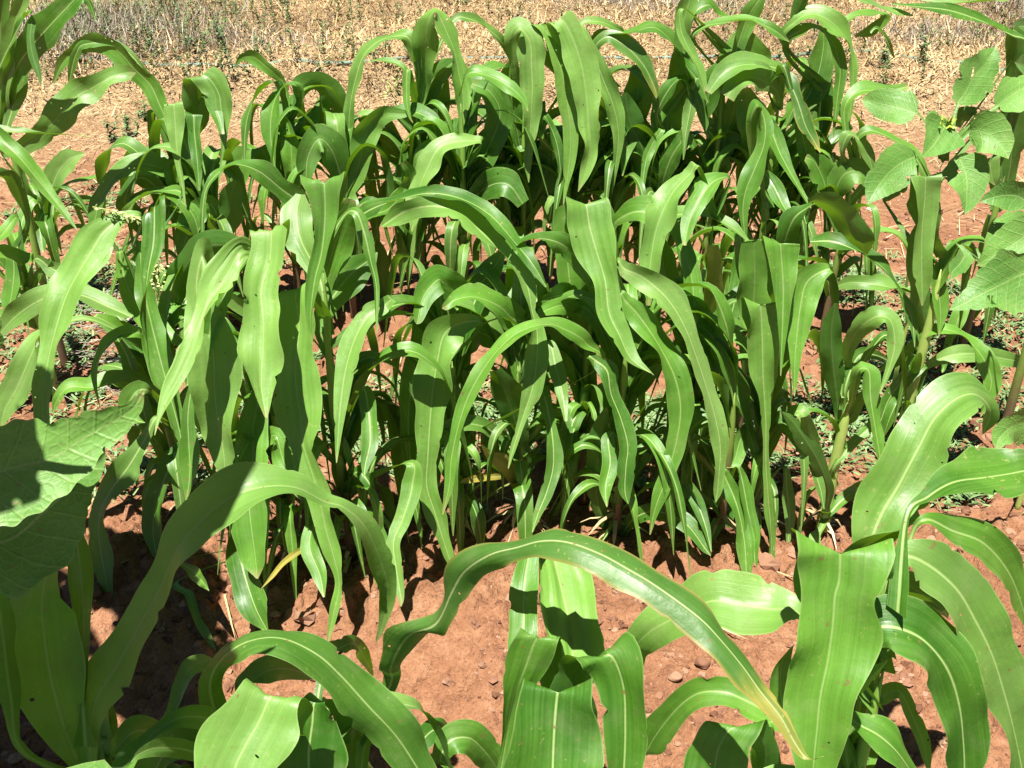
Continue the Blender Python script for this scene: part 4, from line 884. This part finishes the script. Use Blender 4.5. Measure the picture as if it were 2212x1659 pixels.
# ------------------------------------------------------------------ loose things on the soil
def inview(q, y0, y1, pw=1.0, side=.15):
    y = y0 + (y1 - y0) * q.random() ** pw
    x = q.uniform(-1, 1) * (y * .56 + side)
    return x, y
def lump(q, c, r, verts, faces, sh, s, flat=.7):
    o = len(verts); n = 6; rings = 3
    verts.append(c + Vector((0, 0, r * flat * q.uniform(.7, 1.1))))
    for k in range(rings):
        e = math.pi * (k + 1) / (rings + 1) * .8
        for j in range(n):
            a = (j + .5 * (k % 2)) / n * 6.283; rr = r * q.uniform(.5, 1.3)
            verts.append(c + Vector((math.cos(a) * math.sin(e) * rr, math.sin(a) * math.sin(e) * rr, math.cos(e) * rr * flat + r * q.uniform(-.2, .2))))
    for j in range(n): faces.append((o, o + 1 + j, o + 1 + (j + 1) % n))
    for k in range(rings - 1):
        for j in range(n):
            a = o + 1 + k * n + j; b = o + 1 + k * n + (j + 1) % n
            faces.append((a, a + n, b + n, b))
    sh += [s] * (len(verts) - o)
q = random.Random(21)
verts = []; faces = []; sh = []
for i in range(24000):
    x, y = inview(q, .95, 4.8, 1.2, .3)
    if noise.noise(Vector((x * 2.4, y * 2.4, 8))) < q.uniform(-.5, .4): continue
    r = .0022 + .011 * q.random() ** 4
    if q.random() < (.12 if y > 1.7 or x < -.3 else .012): r = .007 + .018 * q.random() ** 2
    lump(q, Vector((x, y, ghd(x, y) - r * .05)), r, verts, faces, sh, q.random())
tag(mesh_obj('soil_clods', verts, faces, M['clod'], smooth=False, cols=sh), 'reddish brown soil crumbs scattered over the bare ground', 'soil crumbs', kind='stuff')

def blade_bits(name, gen, mat, label, cat, seed):
    verts = []; faces = []; sh = []; q = random.Random(seed)
    gen(q, verts, faces, sh)
    return tag(mesh_obj(name, verts, faces, M[mat], smooth=False, cols=sh), label, cat, kind='stuff')
def strip(verts, faces, sh, p, d, l, wdt, s, bend, up):
    o = len(verts); sd = d.cross(Vector((0, 0, 1)))
    sd = sd.normalized() * wdt if sd.length > 1e-5 else Vector((wdt, 0, 0))
    m = p + d * l * .55 + up * bend * .3; e = p + d * l + up * bend
    verts += [p - sd, p + sd, m + sd * .8, m - sd * .8, e]; faces.append((o, o + 1, o + 2, o + 3)); faces.append((o + 3, o + 2, o + 4)); sh += [s] * 5
Z = Vector((0, 0, 1))
def g_straw(q, v, f, s):
    for i in range(22000):
        x, y = inview(q, 1.6, 7.2, .6, .3)
        dens = max(.05, min(1, (y - 3.0) / 2.0))
        if 2.4 < y < 3.4 and x < 0: dens = max(dens, .25)
        if q.random() > dens * (.35 + max(0, noise.noise(Vector((x * 2, y * 2, 6)))) * 1.6): continue
        a = q.uniform(-1.6, 1.6); l = .03 + .22 * q.random() ** 2
        d = Vector((math.cos(a), math.sin(a), q.uniform(-.03, .12))).normalized()
        strip(v, f, s, Vector((x, y, ghd(x, y) + .006 + q.random() * .01)), d, l, q.uniform(.0008, .0024), q.random(), q.uniform(-.01, .015), Z)
blade_bits('straw_litter', g_straw, 'straw', 'loose yellow straw lying over the soil behind the corn', 'straw', 3)
def dryfield(q, x, y):
    return noise.noise(Vector((x * .9, y * .9, 2)))
def g_dry(q, v, f, s):
    for i in range(150000):
        y = 5.7 + (11.6 - 5.7) * q.random() ** .9; x = q.uniform(-1, 1) * (y * .56 + .6)
        if y < 6.6 and q.random() > (y - 5.5) / 1.1: continue
        cl = noise.noise(Vector((x * 3.2, y * 3.2, 7))) + .6 * noise.noise(Vector((x * 8, y * 8, 1)))
        if cl < q.uniform(-.9, .25): continue
        a = q.uniform(0, 6.283); up = q.uniform(-.1, 1.2)
        d = Vector((math.cos(a), math.sin(a), up)).normalized()
        z = gh(x, y); l = q.uniform(.018, .06) if q.random() < .85 else q.uniform(.06, .16)
        strip(v, f, s, Vector((x, y, z + q.random() ** 2 * (.05 + .13 * max(0, cl)))), d, l, q.uniform(.0018, .0055), min(1, max(0, q.gauss(.42 + .55 * dryfield(q, x, y), .30))), q.uniform(-.03, .01), Z)
blade_bits('dry_grass', g_dry, 'drygrass', 'sun-bleached dry grass covering the field behind the corn', 'dry grass', 4)
def g_brush(q, v, f, s):
    for (cx, cy, rx, ry, n, hh) in ((-3.0, 7.4, 1.0, 1.0, 4500, .2), (1.3, 8.9, 1.0, .9, 5000, .10), (4.2, 7.9, .8, 1.0, 3500, .35), (-2.0, 7.2, .8, .5, 1200, .12), (2.9, 7.4, .8, .4, 1200, .14)):
        for i in range(n):
            x = q.gauss(cx, rx * .5); y = q.gauss(cy, ry * .5)
            if y < 6.2: continue
            a = q.uniform(0, 6.283); d = Vector((math.cos(a) * .6, math.sin(a) * .6, q.uniform(.1, 1.4))).normalized()
            strip(v, f, s, Vector((x, y, gh(x, y) + q.random() * hh * .6)), d, q.uniform(.05, hh), q.uniform(.0012, .0035), min(1, max(0, q.gauss(.45, .3))), q.uniform(-.05, .02), Z)
blade_bits('dead_brush', g_brush, 'greygrass', 'grey dead brush matted in patches over the dry field', 'dead brush', 6)
def sprig(q, v, f, s, base, h, n, leaf, spread):
    lean = Vector((q.uniform(-.3, .3), q.uniform(-.3, .3), 1)).normalized()
    strip(v, f, s, base, lean, h, .002, .3, 0, Z)
    for i in range(n):
        t = q.uniform(.15, 1); a = q.uniform(0, 6.283)
        d = Vector((math.cos(a), math.sin(a), q.uniform(.1, 1.0))).normalized()
        strip(v, f, s, base + lean * h * t, d, leaf * q.uniform(.6, 1.3) * (1.25 - t * .6), leaf * spread, q.random(), -leaf * .3, Z)
def g_fieldweed(q, v, f, s):
    for i in range(950):
        y = q.uniform(6.2, 11.3); x = q.uniform(-1, 1) * (y * .56 + .4)
        if noise.noise(Vector((x * .8 + 5, y * .8, 4))) < -.05: continue
        sprig(q, v, f, s, Vector((x, y, gh(x, y))), q.uniform(.05, .24), q.randint(12, 30), .042, .14)
    for i in range(420):
        x = q.gauss(-2.75, .7); y = q.gauss(7.9, 1.0)
        if y > 6.3: sprig(q, v, f, s, Vector((x, y, gh(x, y))), q.uniform(.1, .35), 22, .04, .12)
blade_bits('field_weeds', g_fieldweed, 'weed', 'sparse green weeds growing all through the dry grass', 'weeds', 8)
def g_cover(q, v, f, s):
    for (cx, cy, rx, ry, n) in ((-.12, 2.55, .55, .22, 200), (.55, 2.5, .5, .22, 110), (1.1, 2.75, .3, .25, 45), (1.25, 3.4, .35, .2, 60), (-1.45, 3.5, .4, .3, 100), (-.95, 2.25, .35, .12, 35), (1.1, 2.25, .3, .12, 25), (-.6, 2.6, .4, .2, 45), (1.75, 2.3, .3, .15, 60), (1.15, 2.7, .35, .25, 70), (1.5, 2.9, .4, .3, 70), (-1.5, 3.0, .45, .3, 90), (-1.0, 2.6, .3, .2, 50), (-1.7, 4.3, .5, .3, 40), (1.6, 3.3, .3, .3, 40)):
        for i in range(n):
            x = q.gauss(cx, rx * .55); y = q.gauss(cy, ry * .6); b = Vector((x, y, gh(x, y) + .01))
            for j in range(q.randint(14, 30)):
                a = q.uniform(0, 6.283); d = Vector((math.cos(a), math.sin(a), q.uniform(.1, .9))).normalized()
                strip(v, f, s, b + Vector((q.gauss(0, .02), q.gauss(0, .02), q.random() * .02)), d, q.uniform(.015, .045), q.uniform(.0015, .005), min(1, q.uniform(.2, 1.2)), -.006, Z)
def g_behind(q, v, f, s):  # weeds added out of view to dim orange bounce light from the soil
    for i in range(26000):
        x = q.uniform(-2.6, 2.6); y = q.uniform(-2.6, 1.05)
        a = q.uniform(0, 6.283); d = Vector((math.cos(a), math.sin(a), q.uniform(.05, .6))).normalized()
        strip(v, f, s, Vector((x, y, gh(x, y) + q.random() * .05)), d, q.uniform(.06, .16), q.uniform(.006, .014), q.random() * .6, -.03, Z)
blade_bits('unseen_weed_mat', g_behind, 'weed', 'unseen mat of green weeds added to cut light bounced off the soil', 'weeds', 14)
blade_bits('low_weeds', g_cover, 'weed', 'tiny green weeds carpeting the soil between the corn rows', 'weeds', 9)
def g_twigs(q, v, f, s):
    for i in range(170):
        p0 = on_ground(q.gauss(230, 62), q.gauss(760, 60)); p0.z = ghd(p0.x, p0.y) + q.uniform(.005, .06)
        a = q.gauss(.25, .6); l = q.uniform(.05, .28); p = p0.copy()
        for k in range(4):
            d = Vector((math.cos(a), math.sin(a), q.uniform(-.25, .25))).normalized()
            e = p + d * l / 4
            if e.z < gh(e.x, e.y) + .004: e.z = gh(e.x, e.y) + .004
            o = len(v); sd = Vector((0, .3, 1)) * q.uniform(.0008, .0018); s2 = d.cross(sd.normalized()) * sd.length
            v += [p - sd, p + s2, p + sd, e + sd * .8, e + s2 * .8, e - sd * .8]; f += [(o, o + 1, o + 4, o + 5), (o + 1, o + 2, o + 3, o + 4)]; s += [q.random()] * 6
            p = e; a += q.gauss(0, .3)
blade_bits('dry_twigs', g_twigs, 'twig', 'tangle of thin grey dead twigs lying on soil at the left', 'twigs', 10)
def g_dead(q, v, f, s):
    for k_ in ('R2', 'R3', 'R4', 'R5', 'R7', 'R9', 'R10', 'S1', 'R1'):
        P = PL[k_]
        for i in range(14):
            a = q.uniform(0, 6.283); d = Vector((math.cos(a), math.sin(a), q.uniform(-.3, .5))).normalized()
            strip(v, f, s, Vector((P.x, P.Y, gh(P.x, P.Y) + q.uniform(.01, .08))), d, q.uniform(.04, .14), q.uniform(.002, .007), q.random(), -.05, Z)
blade_bits('dead_leaves', g_dead, 'straw', 'withered straw-coloured leaves curled round the feet of the corn stems', 'dead leaves', 12)

# upright weeds one can tell apart on the dry soil: one of each kind, then copies
def weed_thing(x, y, h, n, label, seed):
    b = on_ground(x, y); b.z = gh(b.x, b.y); t = empty('weed_plant', b)
    q = random.Random(seed); tag(t, label, 'weed', 'upright weeds on the dry soil')
    v = []; f = []; s = []
    for k in range(3):
        sprig(q, v, f, s, Vector((q.gauss(0, .012), q.gauss(0, .012), 0)), h * q.uniform(.7, 1), n, .05, .11)
    mesh_obj('foliage', v, f, M['weed'], t, smooth=False, cols=s); return t
weed_thing(290, 350, .26, 34, 'bushy grey-green weed on the straw-covered soil left of the corn row, tallest of its neighbours', 1)
weed_thing(233, 305, .17, 22, 'small dark weed on the straw left of the tall bushy weed', 2)
weed_thing(272, 292, .13, 18, 'short pale weed on the straw just above the tall bushy weed', 3)
weed_thing(316, 270, .16, 20, 'thin weed on the straw beside the three hanging pale blades', 4)
weed_thing(486, 150, .30, 40, 'bushy green weed in the dry grass above the hose at the left', 5)
weed_thing(430, 150, .16, 24, 'short weed in the dry grass just left of the bushy one above the hose', 6)
weed_thing(1988, 172, .22, 36, 'grey-green weed growing over the hose at the right', 7)
weed_thing(1905, 178, .15, 24, 'small weed beside the hose left of the grey-green one', 8)
weed_thing(80, 420, .14, 20, 'small weed at the foot of the low torn corn plant', 9)

# the hose across the field edge
pts = [(-120, 150), (180, 158), (345, 172), (430, 174), (540, 176), (640, 166), (720, 170), (1000, 160), (1300, 158), (1600, 160), (1830, 147), (1900, 148), (1960, 162), (2030, 167), (2110, 172), (2170, 184), (2260, 190), (2400, 196)]
path = catmull([on_ground(x, y) for x, y in pts], 8)
for p in path: p.z = gh(p.x, p.y) + .006 + .022 * noise.noise(Vector((p.x * 1.3, 2, 2)))
v, f = tube(path, [.0115] * len(path), 8)
tag(mesh_obj('garden_hose', v, f, M['hose']), 'long grey-green hose lying along the edge of the dry field', 'hose')

def stone(x, y, r, label, mat='stone', seed=0):
    b = on_ground(x, y); q = random.Random(seed); v = []; f = []; s = []
    lump(q, Vector((0, 0, 0)), r, v, f, s, q.uniform(.3, .8), .55)
    o = mesh_obj('stone', v, f, M[mat], smooth=True, cols=s); o.location = (b.x, b.y, ghd(b.x, b.y) + r * .15)
    o.rotation_euler = (0, 0, q.uniform(0, 6)); m = o.modifiers.new('round', 'SUBSURF'); m.levels = 1; m.render_levels = 2
    tag(o, label, 'stone')
stone(1516, 1452, .022, 'pale flat stone on bare soil between the two bottom right corn plants', 'clod', seed=1)
stone(1458, 1478, .018, 'small grey-brown stone beside the pale flat stone on bare soil', 'clod', seed=2)
stone(283, 704, .02, 'pale rounded stone among the dead twigs at the left', seed=3)
stone(976, 452, .014, 'pale pebble', seed=4) if False else None
stone(1820, 440, .016, 'white stone on sunlit soil left of the heart-leaved sunflower', 'white', 5)
stone(1880, 452, .02, 'second white stone, flatter, right of the other on the sunlit soil', 'white', 6)
stone(1570, 917, .013, 'small white stone on soil behind the middle row right of the centre', 'white', 7)
stone(1438, 960, .026, 'reddish clod-like stone on soil between middle row stems', 'clod', 8)
